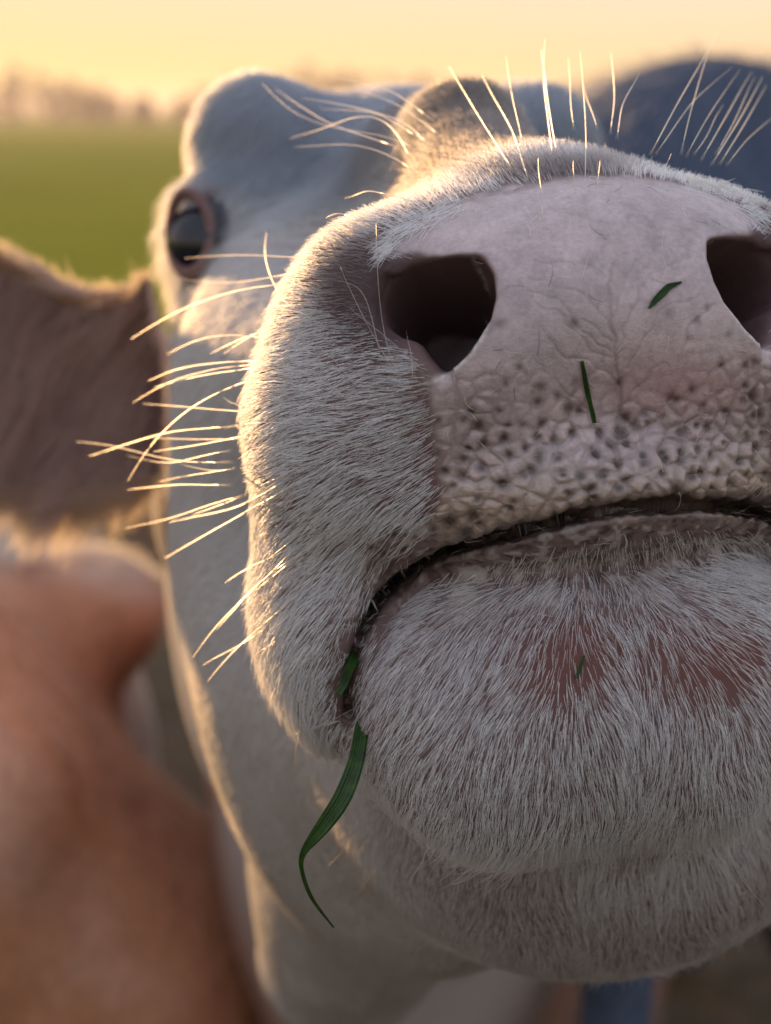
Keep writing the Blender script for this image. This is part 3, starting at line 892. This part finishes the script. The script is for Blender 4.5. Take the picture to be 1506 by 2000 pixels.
# --- ears: leaf shaped shells
def make_ear(sg):
    base = L(305, 700, 85.0); tip = L(-115, 740, 89.0)
    nu, nv = 40, 26
    P = np.zeros((nu, nv, 3)); tnt = np.zeros((nu, nv, 3))
    ax = tip - base; ln = np.linalg.norm(ax); ax /= ln
    up = np.array([0.0, 1.0, 0.0]); up -= ax * (up @ ax); up /= np.linalg.norm(up)
    fw = np.cross(ax, up); fw = fw if fw[2] < 0 else -fw
    for i in range(nu):
        t = i / (nu - 1)
        prof = [0.0, .08, .25, .5, .75, .93, 1.0]
        hup = float(np.interp(t, prof, [3.4, 2.5, 2.4, 3.9, 5.4, 4.0, 0.1]))
        hdn = float(np.interp(t, prof, [5.0, 5.2, 5.4, 5.4, 4.8, 3.2, 0.1]))
        for j in range(nv):
            s = 2 * j / (nv - 1) - 1
            h = hup * s if s > 0 else hdn * s
            cup = 0.5 * (1 - t) * (s * s) + 0.3 * s * s - 0.8 * (t - .5) ** 2
            P[i, j] = base + ax * t * ln + up * h + fw * cup
            tnt[i, j] = (0.17, 0.10, 0.085)
    back = P - fw * 0.45
    Vv = np.concatenate([P.reshape(-1, 3), back.reshape(-1, 3)])
    i, j = np.meshgrid(np.arange(nu - 1), np.arange(nv - 1), indexing='ij'); a = (i * nv + j).ravel(); n = nu * nv
    F1 = np.stack([a, a + nv, a + nv + 1, a + 1], 1); F2 = F1[:, ::-1] + n
    rim = []
    ring = [(k, 0) for k in range(nu)] + [(nu - 1, k) for k in range(1, nv)] + [(k, nv - 1) for k in range(nu - 2, -1, -1)] + [(0, k) for k in range(nv - 2, 0, -1)]
    ids_ = [r[0] * nv + r[1] for r in ring]
    for p_, q_ in zip(ids_, ids_[1:] + ids_[:1]): rim.append((q_, p_, p_ + n, q_ + n))
    Q_ = np.concatenate([F1, F2, np.array(rim)])
    Vv[:, 0] *= sg
    if sg < 0: Q_ = Q_[:, ::-1]
    Vv2 = cam2world(from_local(Vv))
    m_ = mesh_from('ear', Vv2, Q_)
    tt = np.concatenate([tnt.reshape(-1, 3)] * 2)
    set_color(m_, 'tint', tt); set_float(m_, 'wet', np.zeros(len(Vv)))
    return obj('ear', m_, M_SKIN, white), Vv, Q_
ears = [make_ear(1), make_ear(-1)]

# ------------------------------------------------------------------ hair
if FUR:
    hr = np.random.default_rng(11)
    hv = V; hq = None
    # a light copy of the head surface, sampled for roots
    bq = []
    hV0, hQ0 = surface_nets(hf, (-13, -26, 45.5), (20, 24, 95), 0.4)
    hV0 = project_to(hf64, hV0.astype(float), 0.03, 2)
    hN = unit(gradient(hf64, hV0, 0.05))
    pm0, x0, y0, q0 = pad_mask(hV0, 8)
    w0 = q0[:, 2]
    view = unit(-hV0)
    facing = (hN * view).sum(1)
    vis = sstep(-0.55, -0.2, facing)
    # ---- muzzle
    muz0 = (1 - sstep(12, 14, w0))
    eu0 = np.stack([-np.abs(q0[:, 0]), q0[:, 1], w0], -1)
    inn0 = poly2(eu0[:, 0], eu0[:, 1], NOSTRIL)
    nost = (nostril_d(-np.abs(q0[:, 0]), q0[:, 1], w0) < 0.25) & (w0 < 11)
    dens = 175 * muz0 * vis * (1 - np.clip(pm0 * 1.6 - .6, 0, 1)) * (~nost)
    p, n_ = sample(hV0, hQ0, dens, hr)
    pmm, x, y, q = pad_mask(p, 8)
    ok = (pmm < 0.75)
    mo_ = line2(q[:, 0], q[:, 1], MOUTH_ALL)
    ok &= (mo_ > np.where(np.abs(q[:, 0]) < 5.6, 0.5, 0.10) + 0.2 * hr.random(len(p)))
    sxx, syy = proj(p)
    lipz = (y > 1000) & (x > 720)                                    # lower lip and chin
    # sparse zones
    edge = sstep(-30, 45, poly2(x, y, PAD) + 12 * vnoise(p, 1.6, 79))
    prob = np.ones(len(p))
    lipband = sstep(1050, 1225, y + 25 * vnoise(p, 1.2, 5)) 
    prob = np.where(lipz & (q[:, 1] < -3.5), 0.14 + 0.86 * lipband, prob)
    for cx, cy, rx, ry in ((1110, 1290, 100, 85), (1390, 1300, 165, 85)):
        prob *= 1 - 0.8 * np.exp(-np.hypot((sxx - cx) / rx, (syy - cy) / ry) ** 2.5)
    prob *= 1 - 0.35 * np.exp(-np.hypot((x - 745) / 90, (y - 590) / 120) ** 4)
    ok &= hr.random(len(p)) < prob * (0.6 + 0.4 * edge)
    p, n_, q, x, y, mo_, sxx, syy, lipband, edge = (a[ok] for a in (p, n_, q, x, y, mo_, sxx, syy, lipband, edge))
    # growth: outwards from the middle of the face and back, chin downwards
    s_ = np.where(q[:, 0] < 0, -1.0, 1.0)
    chinz = sstep(-4.5, -6.5, q[:, 1]) * (1 - sstep(6.0, 7.6, np.abs(q[:, 0])))
    topz = sstep(3.0, 5.0, q[:, 1])
    cv = -1.0 - 0 * q[:, 0]
    rad = np.stack([q[:, 0], (q[:, 1] - cv), np.zeros(len(q))], -1)
    rad = unit(rad)
    dl = rad * 1.0 + np.array([0, -0.25, 0.55])
    flap = sstep(-4, -8, q[:, 1]) * (1 - chinz)
    dl += flap[:, None] * np.array([0, -0.9, 0])
    cd = np.stack([q[:, 0] * 0.09 + 0.35 * np.tanh(q[:, 0] * 1.5) * np.exp(-(q[:, 0] / 1.2) ** 2) * -1.0, -np.ones(len(q)), 0.35 * np.ones(len(q))], -1)
    dl = dl * (1 - chinz)[:, None] + cd * chinz[:, None]
    up_ = np.stack([rad[:, 0] * 0.7, np.ones(len(q)) * 0.6, np.ones(len(q)) * 0.7], -1)
    dl = dl * (1 - topz)[:, None] + up_ * topz[:, None]
    dl += 0.32 * vnoise3(p, 0.9, 50) + 0.18 * vnoise3(p, 3.0, 60)
    d_ = from_local(q + unit(dl) * 0.1) - from_local(q)
    ln = 0.72 + 0.22 * vnoise(p, 0.6, 30)
    ln = np.where(chinz > .5, 0.28 + 0.30 * lipband, ln)
    ln *= 1 - 0.45 * topz
    ln *= 1 - 0.55 * np.exp(-np.hypot((x - 750) / 110, (y - 590) / 140) ** 4)
    ln *= 0.45 + 0.55 * sstep(0.1, 1.2, mo_)
    ln = ln * (0.5 + 0.5 * edge) + 0.3 * flap
    # longer fringe under the chin
    fr = sstep(1560, 1660, y) * chinz
    long_ = (hr.random(len(p)) < 0.05)
    ln = ln + fr * 0.35 + fr * long_ * 1.2
    ln *= hr.uniform(0.6, 1.25, len(p))
    lift0 = 0.36 + 0.4 * topz + hr.normal(0, 0.12, len(p)); lift1 = 0.04 + 0.3 * topz + hr.normal(0, 0.12, len(p))
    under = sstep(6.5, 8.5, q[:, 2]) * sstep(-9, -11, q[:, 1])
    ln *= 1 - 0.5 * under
    P = strands(p, n_, d_, ln, lift0, lift1, 6, 0.16, 0.05, hr)
    taper = np.array([1, 1, 0.95, 0.85, 0.6, 0.25])
    R = np.where(chinz > .5, 0.000052, 0.000064)[:, None] * taper[None] * hr.uniform(0.75, 1.2, (len(p), 1))
    col = np.array([0.88, 0.89, 0.91]) * hr.uniform(0.6, 1.15, (len(p), 1))
    dk = np.exp(-np.hypot((x - 705) / 85, (y - 550) / 100) ** 4) * 0.9
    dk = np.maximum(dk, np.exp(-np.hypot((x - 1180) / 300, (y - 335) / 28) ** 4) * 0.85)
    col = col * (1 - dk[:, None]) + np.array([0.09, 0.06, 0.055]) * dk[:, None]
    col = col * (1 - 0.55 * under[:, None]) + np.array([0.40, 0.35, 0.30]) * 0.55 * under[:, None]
    br = (0.85 * sstep(4.5, 7.5, q[:, 2]) * sstep(3.6, 5.6, q[:, 1]) * sstep(6.5, 4.5, np.abs(q[:, 0])))[:, None]
    col = col * (1 - br) + np.array([0.07, 0.047, 0.03]) * br
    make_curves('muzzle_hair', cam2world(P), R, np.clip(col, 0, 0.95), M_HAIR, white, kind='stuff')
    nm = len(p)
    # ---- face, jaw and forehead
    dens = 78 * sstep(11, 14, w0) * (1 - sstep(42, 46, w0)) * vis
    p, n_ = sample(hV0, hQ0, dens, hr)
    q = to_local(p); x, y = proj(from_local(np.stack([-np.abs(q[:, 0]), q[:, 1], q[:, 2]], -1)))
    eb_ = (np.stack([-np.abs(q[:, 0]), q[:, 1], q[:, 2]], -1) - EYE_C) @ EYE_B.T
    er = np.hypot(eb_[:, 0] / 1.0, eb_[:, 1] / 1.5) + 3.0 * (np.abs(eb_[:, 2]) > 2.6)
    ok = er > 1.22
    p, n_, q, x, y, er = (a[ok] for a in (p, n_, q, x, y, er))
    s_ = np.where(q[:, 0] < 0, -1.0, 1.0)
    curl = sstep(3.0, 6.0, q[:, 1]) * np.exp(-(q[:, 0] / 3.2) ** 2) 
    dl = np.stack([s_ * 0.25, -0.75 * np.ones(len(q)), 0.75 * np.ones(len(q))], -1)
    dl += 0.35 * vnoise3(p, 0.35, 70) + 0.25 * vnoise3(p, 1.5, 80)
    dl += curl[:, None] * vnoise3(p, 1.1, 90) * 1.6 + curl[:, None] * np.array([0, .9, .3])
    d_ = from_local(q + unit(dl) * 0.1) - from_local(q)
    ln = 0.85 + 0.25 * vnoise(p, 0.3, 31) - 0.35 * curl + 0.75 * np.exp(-((er - 1.7) / 0.6) ** 2) * sstep(EYE_C[2] - .3, EYE_C[2] + 1.0, q[:, 2])
    ln *= (1 - 0.45 * sstep(-6, -10, q[:, 1])) * hr.uniform(0.7, 1.3, len(p))
    P = strands(p, n_, d_, ln, 0.2 + 0.55 * curl + 0.5 * np.exp(-((er - 1.7) / 0.6) ** 2) * (q[:, 2] > EYE_C[2]) + hr.normal(0, .1, len(p)), 0.06 + 0.3 * curl + hr.normal(0, .1, len(p)), 6, 0.2, 0.05 + 0.0 * ln[0], hr)
    R = 0.000085 * taper[None] * hr.uniform(0.75, 1.2, (len(p), 1))
    col = np.array([0.67, 0.68, 0.70]) * hr.uniform(0.85, 1.05, (len(p), 1))
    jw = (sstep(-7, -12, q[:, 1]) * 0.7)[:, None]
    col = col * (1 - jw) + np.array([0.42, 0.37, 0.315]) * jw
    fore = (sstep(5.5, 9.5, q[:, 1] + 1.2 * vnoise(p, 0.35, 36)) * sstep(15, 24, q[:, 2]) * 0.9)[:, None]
    col = col * (1 - fore) + np.array([0.27, 0.33, 0.42]) * fore  # same bluish brow shade, put into the forehead hair colour
    cu_ = (0.9 * curl * (1 - sstep(24, 28, q[:, 2])))[:, None]
    col = col * (1 - cu_) + np.array([0.035, 0.024, 0.016]) * cu_
    pol = (sstep(31, 35, q[:, 2]) * sstep(9, 12, q[:, 1]) * np.exp(-(q[:, 0] / 5.0) ** 4))[:, None]
    col = col * (1 - pol) + np.array([0.05, 0.032, 0.02]) * pol
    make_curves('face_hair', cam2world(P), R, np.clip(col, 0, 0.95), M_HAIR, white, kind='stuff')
    print('hairs', nm, len(p))
    # ---- ears
    for (eo, eV, eQ), sg in zip(ears, (1, -1)):
        lw = eV.copy()
        edge = np.full(len(eV), 1.0)
        p, n_ = sample(lw, eQ, np.full(len(lw), 45.0), hr)
        dl = np.tile(np.array([-0.45 * sg, -0.8, -0.1]), (len(p), 1)) + 0.3 * vnoise3(p, 0.5, 95)
        ln = hr.uniform(0.8, 2.0, len(p)) * (1 + 1.1 * (vnoise(p, 0.4, 33) > 0.1))
        P = strands(p, n_, dl, ln, np.full(len(p), 0.5), np.full(len(p), 0.15), 6, 0.2, 0.05, hr)
        R = 0.00012 * taper[None] * hr.uniform(0.75, 1.2, (len(p), 1))
        col = np.array([0.38, 0.225, 0.18]) * hr.uniform(0.8, 1.1, (len(p), 1))
        wl = cam2world(from_local(P.reshape(-1, 3))).reshape(P.shape)
        make_curves('ear_hair', wl, R, col, M_HAIR, eo, kind='stuff')
        nu_, nv_ = 40, 26
        G = eV[:nu_ * nv_].reshape(nu_, nv_, 3)
        for row, sgn, L0, cc in ((nv_ - 1, 1.0, 0.6, (0.36, 0.2, 0.1)), (0, -1.0, 2.0, (0.36, 0.22, 0.12))):
            k = 2600; tt = hr.random(k) * (nu_ - 1.001); i0 = tt.astype(int); ff = (tt - i0)[:, None]
            p = G[i0, row] * (1 - ff) + G[i0 + 1, row] * ff + hr.normal(0, .22, (k, 3))
            nn = np.tile([0, 0, -1.0], (k, 1)); dl = np.tile([-0.35 * sg, sgn, 0.0], (k, 1)) + 0.3 * vnoise3(p, 0.7, 97) + hr.normal(0, .12, (k, 3))
            ln = L0 * hr.uniform(0.5, 1.3, k) * (1 + 0.5 * vnoise(p, 0.8, 98))
            P = strands(p, nn, dl, ln, np.full(k, 0.1), np.full(k, 0.0), 6, 0.25, 0.05, hr)
            wl = cam2world(from_local(P.reshape(-1, 3))).reshape(P.shape)
            make_curves('ear_fringe', wl, 0.0001 * taper[None] * np.ones((k, 1)), np.array([cc]) * hr.uniform(0.8, 1.1, (k, 1)), M_HAIR, eo, kind='stuff')

def surf_point(px, py):
    d = np.arange(45.5, 60, 0.06)
    P = np.stack([PX(px, py, a) for a in d]); f = hf64(P); k = int(np.argmax(f < 0))
    return P[k]
if FUR:
    for k_, line_ in enumerate(([(915, 392), (860, 410), (810, 434), (775, 462), (752, 492)], [(1330, 352), (1400, 372), (1450, 398), (1490, 425)])):
        line_ = np.array(line_, float); tt = np.linspace(0, 1, len(line_)); rt = []
        for t_ in hr.random(420):
            a_ = np.interp(t_, tt, line_[:, 0]) + hr.normal(0, 7); b_ = np.interp(t_, tt, line_[:, 1]) + hr.normal(0, 10)
            rt.append(surf_point(a_, b_))
        rt = np.array(rt); n_ = unit(gradient(hf64, rt, 0.06))
        d_ = np.tile([-0.75, -0.6, -0.15] if k_ == 0 else [0.8, -0.5, -0.1], (len(rt), 1)) + 0.25 * hr.normal(size=(len(rt), 3))
        P = strands(rt, n_, d_, hr.uniform(0.25, 0.6, len(rt)), np.full(len(rt), 0.25), np.full(len(rt), -0.1), 6, 0.3, 0.05, hr)
        make_curves('nostril_hair', cam2world(P), 0.00008 * taper[None] * np.ones((len(rt), 1)), np.tile([0.9, 0.9, 0.9], (len(rt), 1)) * hr.uniform(.8, 1.0, (len(rt), 1)), M_HAIR, white, kind='stuff')
    # loose short hairs stuck to the bare nose and the lips
    pmr, xr, yr, qr = pad_mask(hV0, 8)
    p, n_ = sample(hV0, hQ0, (pmr > 0.5) * 0.9 + ((yr > 1000) & (yr < 1250) & (qr[:, 2] < 8) & (qr[:, 1] < -3)) * 2.2, hr)
    d_ = hr.normal(size=(len(p), 3))
    P = strands(p + n_ * 0.06, n_, d_, hr.uniform(0.2, 0.7, len(p)), np.full(len(p), 0.05), np.full(len(p), -0.02), 6, 0.7, 0.1, hr)
    cc = np.where(hr.random((len(p), 1)) < 0.65, np.array([[0.75, 0.68, 0.58]]), np.array([[0.05, 0.035, 0.03]]))
    make_curves('stray_hair', cam2world(P), 0.00006 * taper[None] * hr.uniform(0.6, 1.2, (len(p), 1)), cc, M_HAIR, white, kind='stuff')

# ------------------------------------------------------------------ whiskers, one object each
WH = [  # image polyline root..tip of the real hairs, with the depth of root and tip in cm
 ([(850, 238), (760, 172), (645, 150)], 56, 60), ([(870, 272), (780, 205), (700, 175)], 56, 60), ([(848, 300), (800, 238), (700, 210), (590, 192)], 55, 60),
 ([(830, 275), (740, 222), (622, 206)], 55, 60), ([(812, 332), (765, 235), (710, 215), (640, 250), (565, 270)], 54, 60), ([(840, 305), (770, 264), (640, 250), (560, 222), (510, 165)], 54.5, 61),
 ([(790, 292), (640, 240), (540, 178)], 55, 61), ([(822, 347), (785, 312), (700, 280), (575, 287)], 54, 59), ([(622, 504), (480, 496), (365, 507)], 53.5, 59),
 ([(618, 523), (530, 541), (440, 555), (350, 545)], 53.5, 60), ([(590, 552), (470, 562), (350, 602), (255, 662)], 53, 60), ([(560, 602), (530, 550), (515, 500), (520, 452)], 54, 57),
 ([(570, 594), (525, 609)], 53, 54), ([(540, 664), (430, 652), (368, 662), (325, 690)], 53, 58), ([(535, 640), (470, 660), (410, 693)], 53, 57), ([(555, 625), (500, 650), (440, 690)], 53, 56),
 ([(522, 705), (440, 705), (350, 718), (290, 745)], 52.5, 58), ([(520, 712), (440, 715), (330, 742), (262, 785)], 52.5, 58), ([(515, 716), (420, 728), (300, 756)], 52.5, 57),
 ([(512, 735), (440, 756), (360, 800), (290, 870), (250, 940)], 52.5, 57), ([(482, 803), (370, 797), (280, 786)], 53, 58), ([(476, 798), (435, 775)], 53, 54), ([(465, 832), (330, 842), (250, 866), (175, 888)], 52.5, 59),
 ([(458, 903), (360, 903), (290, 890), (220, 868), (150, 862)], 52.5, 60), ([(478, 857), (400, 858), (300, 855)], 53, 57), ([(482, 850), (390, 868), (300, 882)], 52.5, 56), ([(452, 880), (330, 902), (250, 892)], 52.5, 58),
 ([(462, 915), (420, 921), (350, 905)], 53, 56), ([(462, 915), (380, 926), (310, 941)], 52.5, 56), ([(452, 948), (350, 945), (250, 956)], 53, 58), ([(482, 965), (410, 985), (340, 1010), (250, 1030)], 52.5, 59),
 ([(472, 970), (375, 1006)], 52.5, 56), ([(560, 935), (470, 990), (410, 1005), (330, 1020)], 51.5, 57), ([(605, 928), (470, 1005), (400, 1045), (320, 1092)], 51, 57), ([(522, 1090), (440, 1136)], 52.5, 54),
 ([(582, 1064), (480, 1165), (430, 1215), (376, 1285)], 51.5, 55), ([(632, 1050), (540, 1110), (460, 1180)], 51, 53), ([(500, 1140), (425, 1230)], 52.5, 54), ([(520, 1225), (460, 1265), (395, 1300)], 52.5, 55),
 ([(592, 1150), (450, 1276), (405, 1330)], 51.5, 55), ([(540, 1250), (500, 1280)], 52.5, 53.5), ([(602, 1354), (555, 1389)], 52, 52.5), ([(700, 1380), (620, 1420), (577, 1436)], 51.5, 52.5),
 ([(770, 722), (746, 640), (737, 540), (735, 436)], 49.4, 48.6), ([(772, 732), (715, 632), (690, 572), (665, 520)], 49.4, 49.4), ([(742, 690), (722, 602), (702, 554), (662, 550)], 49.6, 49.6),
 ([(792, 692), (685, 600)], 49.4, 49.6), ([(806, 742), (803, 690), (794, 645)], 49.0, 48.4), ([(702, 762), (650, 700), (600, 660)], 49.4, 50), ([(692, 790), (640, 750), (570, 715)], 49.4, 50.5),
 ([(1080, 312), (1073, 262), (1060, 160), (1065, 75)], 50.5, 55), ([(1088, 305), (1067, 185), (1057, 98)], 50.5, 55), ([(1122, 255), (1113, 200), (1112, 110)], 52, 56), ([(1143, 352), (1145, 262), (1140, 182), (1133, 100)], 49.3, 55),
 ([(1167, 252), (1140, 168)], 52, 56), ([(1192, 262), (1200, 200), (1195, 108)], 51.5, 56), ([(1205, 272), (1216, 200), (1246, 146)], 51.5, 55), ([(1022, 285), (1000, 190), (988, 110)], 51.5, 56),
 ([(1002, 332), (930, 222), (878, 130)], 50.5, 56), ([(1032, 352), (1000, 252), (944, 150)], 50, 56), ([(1060, 432), (1057, 370), (1051, 308)], 48, 47.6), ([(1165, 406), (1168, 360), (1171, 316)], 47.6, 47.2),
 ([(1240, 392), (1242, 350), (1236, 318)], 47.8, 47.4), ([(1125, 376), (1121, 345), (1120, 318)], 48.2, 47.8), ([(1288, 372), (1294, 335), (1312, 300)], 48.4, 48.2), ([(1330, 302), (1352, 200), (1380, 110), (1405, 60)], 51.5, 58),
 ([(1270, 302), (1330, 190), (1387, 88)], 51, 57), ([(1280, 302), (1350, 200), (1430, 130)], 51.5, 58), ([(1340, 307), (1390, 210), (1450, 135)], 51.5, 58), ([(1370, 312), (1410, 240), (1470, 140)], 52, 59),
 ([(1390, 322), (1440, 240), (1490, 150)], 52, 59), ([(1405, 322), (1450, 250), (1497, 165)], 52, 59), ([(1398, 302), (1440, 225), (1476, 150)], 52, 59), ([(1355, 302), (1385, 260), (1412, 204)], 51.5, 57), ([(1420, 322), (1460, 270), (1520, 220)], 52, 59),
 ([(640, 1040), (560, 1102), (498, 1152)], 50.8, 52.5), ([(662, 985), (590, 1042), (522, 1094)], 50.6, 52.5), ([(610, 900), (560, 925), (505, 950)], 51, 53), ([(650, 880), (580, 905), (530, 915)], 50.6, 52), ([(690, 830), (620, 815), (560, 812)], 50, 51.5), ([(700, 1010), (640, 1060), (590, 1120)], 50.2, 51.5), ([(600, 760), (545, 742), (470, 748)], 51, 54), ([(585, 830), (520, 822), (440, 838)], 51.3, 54),
 ([(640, 640), (590, 610), (545, 602)], 50.5, 52), ([(700, 430), (660, 415), (640, 425)], 51.5, 53), ([(760, 380), (715, 372), (672, 385)], 51.5, 54), ([(560, 1300), (530, 1360), (520, 1420)], 52, 53), ([(590, 1400), (575, 1470), (580, 1530)], 52, 53), ([(700, 1600), (672, 1660), (640, 1690)], 52, 54), ([(760, 1640), (735, 1700), (700, 1740)], 52, 54),
 ([(760, 1300), (720, 1360), (674, 1452)], 50.6, 50.0), ([(800, 1340), (775, 1400), (762, 1452)], 49.8, 49.4), ([(640, 1400), (628, 1440), (615, 1500)], 53, 54), ([(1410, 1650), (1450, 1722), (1512, 1792)], 51.5, 53),
 ([(960, 1640), (955, 1700), (950, 1760)], 51.5, 52), ([(1068, 1650), (1060, 1720), (1075, 1765)], 51.5, 52), ([(850, 1620), (820, 1690), (800, 1720)], 52, 52.5), ([(930, 1640), (915, 1730), (905, 1750)], 51.6, 52.2),
]
def whisker(pts, d0, d1, i):
    pts = np.array(pts, float)
    t0 = np.concatenate([[0], np.cumsum(np.linalg.norm(np.diff(pts, axis=0), axis=1))]); t0 /= t0[-1]
    K = 12; t = np.linspace(0, 1, K)
    A = np.interp(t, t0, pts[:, 0]); B = np.interp(t, t0, pts[:, 1])
    for _ in range(3):
        A[1:-1] = (A[:-2] + 2 * A[1:-1] + A[2:]) / 4; B[1:-1] = (B[:-2] + 2 * B[1:-1] + B[2:]) / 4
    wv = np.random.default_rng(i).normal(size=2) * 2.2
    A += wv[0] * np.sin(t * 6.0 + i) * t; B += wv[1] * np.sin(t * 5.0 + 2 * i) * t
    D = d0 + (d1 - d0) * t
    P = np.stack([PX(a, b, d) for a, b, d in zip(A, B, D)])
    # seat the root on the hide
    g = gradient(hf64, P[:1], 0.05)[0]; f0 = hf64(P[:1])[0]
    for _ in range(6):
        vd = P[0] / np.linalg.norm(P[0])
        if abs(f0) < 0.03: break
        sl = f0 / min(-0.25, (gradient(hf64, P[:1], 0.05)[0] @ vd) or -0.25)
        P[0] = P[0] - vd * np.clip(sl, -1.5, 1.5) * -1 * -1
        f0 = hf64(P[:1])[0]
    for _ in range(10):                                          # keep the hair clear of the hide it lies over
        f1 = hf64(P[1:]); P[1:] -= P[1:] / np.linalg.norm(P[1:], axis=1)[:, None] * np.clip(0.22 - f1, 0, 0.6)[:, None]
    big = 1.0 if np.linalg.norm(pts[0] - pts[-1]) > 150 else 0.75
    R = 0.000135 * big * np.interp(t, [0, 0.15, 0.7, 1], [0.9, 1.0, 0.8, 0.25]) * random.uniform(0.65, 1.25)
    c = np.array([[0.80, 0.66, 0.44]] if pts[0][0] < 1265 or pts[0][1] > 350 else [[0.80, 0.52, 0.20]]) * random.uniform(0.6, 1.08)  # upper right group: orange backlit glow put into the hair colour
    make_curves('whisker', cam2world(P)[None], R[None], np.clip(c, 0, .92), M_WHISK, white)
for i, (pts, d0, d1) in enumerate(WH): whisker(pts, d0, d1, i)

# ------------------------------------------------------------------ grass in the mouth and on the nose
def mat_blade():
    t = NT('green_blade'); p = t.n('ShaderNodeBsdfPrincipled')
    n1 = t.noise(260, 4, 0.6)
    ac = t.attr('across')
    mu = t.n('ShaderNodeMath', operation='MULTIPLY'); mu.inputs[1].default_value = 40.0; t.l(ac.outputs['Fac'], mu.inputs[0])
    si = t.n('ShaderNodeMath', operation='SINE'); t.l(mu.outputs[0], si.inputs[0])
    ma = t.n('ShaderNodeMapRange'); ma.inputs['From Min'].default_value = -1; t.l(si.outputs[0], ma.inputs['Value'])
    c = t.ramp(n1, [(0.3, (0.022, 0.062, 0.014)), (0.55, (0.045, 0.125, 0.02)), (0.75, (0.10, 0.17, 0.03))])
    c = t.mix(c, t.ramp(ma.outputs[0], [(0.0, (0.55, 0.6, 0.5)), (0.6, (1.0, 1.0, 1.0))]), 0.8, 'MULTIPLY')
    t.l(c, p.inputs['Base Color']); p.inputs['Roughness'].default_value = 0.33
    b = t.n('ShaderNodeBump'); b.inputs['Strength'].default_value = 0.5; b.inputs['Distance'].default_value = 0.0003
    t.l(ma.outputs[0], b.inputs['Height']); t.l(b.outputs[0], p.inputs['Normal'])
    tr = t.n('ShaderNodeBsdfTranslucent'); t.l(c, tr.inputs['Color'])
    mx = t.n('ShaderNodeMixShader'); mx.inputs[0].default_value = 0.35
    t.l(p.outputs[0], mx.inputs[1]); t.l(tr.outputs[0], mx.inputs[2]); t.l(mx.outputs[0], t.out.inputs[0])
    return t.m
M_BLADE = mat_blade()
def surf_depth(px, py):                                          # depth of the hide seen through one photo point
    d = np.arange(45.5, 62, 0.05)
    P = np.stack([PX(px, py, a) for a in d])
    f = hf64(P); k = np.argmax(f < 0)
    return d[k] if f[k] < 0 else 54.0
def blade(pts, widths, depths, label, cat='grass blade'):
    pts = np.array(pts, float)
    n = 40
    t0 = np.linspace(0, 1, len(pts)); t = np.linspace(0, 1, n)
    def sm(vals):
        a = np.interp(t, t0, vals)
        for _ in range(4): a[1:-1] = (a[:-2] + 2 * a[1:-1] + a[2:]) / 4
        return a
    A, B, Wd, D = sm(pts[:, 0]), sm(pts[:, 1]), sm(widths), sm(depths)
    jr = np.random.default_rng(int(pts[0, 0])); Wd = Wd * (1 + 0.10 * np.sin(t * 17 + jr.random() * 6) * t); A = A + 1.5 * np.sin(t * 9 + jr.random() * 6) * (Wd / 30)
    P = np.stack([PX(a, b, d) for a, b, d in zip(A, B, D)])
    T = np.gradient(P, axis=0); T /= np.linalg.norm(T, axis=1)[:, None]
    Z = np.tile([0, 0, 1.0], (n, 1)); side = unit(np.cross(T, Z))
    cols = []
    for s in (-1, -0.5, 0, 0.5, 1):
        cols.append(P + side * (Wd * D / F_PX / 2)[:, None] * s + Z * (0.10 * (1 - abs(s)) * (Wd / 30))[:, None])
    G = np.stack(cols, 1)
    front = G.reshape(-1, 3); backv = front + np.array([0, 0, 0.02])
    i, j = np.meshgrid(np.arange(n - 1), np.arange(4), indexing='ij'); a = (i * 5 + j).ravel(); N_ = n * 5
    F1 = np.stack([a, a + 5, a + 6, a + 1], 1); F2 = F1[:, ::-1] + N_
    ring = [k * 5 for k in range(n)] + [(n - 1) * 5 + k for k in range(1, 5)] + [k * 5 + 4 for k in range(n - 2, -1, -1)] + [k for k in range(3, 0, -1)]
    R_ = [(q_, p_, p_ + N_, q_ + N_) for p_, q_ in zip(ring, ring[1:] + ring[:1])]
    me_ = mesh_from('grass_blade', cam2world(np.concatenate([front, backv])), np.concatenate([F1, F2, np.array(R_)]))
    set_float(me_, 'across', np.tile(np.linspace(0, 1, 5), 2 * n))
    return obj('grass_blade', me_, M_BLADE, None, label=label, category=cat)
blade([(712, 1380), (704, 1430), (696, 1490), (672, 1560), (630, 1618), (592, 1662), (585, 1690), (604, 1752), (652, 1812)], [24, 30, 32, 36, 34, 13, 7, 9, 3],
      [51.2, 50.6, 50.0, 49.6, 49.6, 49.8, 50, 50.4, 50.8], 'long green grass blade hanging in a curl from the corner of the mouth')
blade([(708, 1255), (690, 1290), (672, 1335), (660, 1356)], [18, 20, 17, 13], [51.4, 50.4, 49.9, 49.8], 'short cut piece of grass stem sticking out between the lips')
for pts, wd, lb in (([(1332, 551), (1305, 560), (1285, 582), (1268, 602)], [4, 14, 15, 4], 'tiny dark green leaf scrap stuck high on the bare nose'),
                    ([(1136, 705), (1145, 750), (1153, 790), (1162, 828)], [7, 10, 9, 8], 'thin straight grass scrap stuck lower down beside the nose midline'),
                    ([(1141, 1280), (1132, 1310), (1124, 1325)], [4, 7, 5], 'small dark grass scrap caught in the hair of the chin')):
    dp = [surf_depth(*p_) - 0.12 for p_ in pts]
    blade(pts, wd, dp, lb, 'grass scrap')
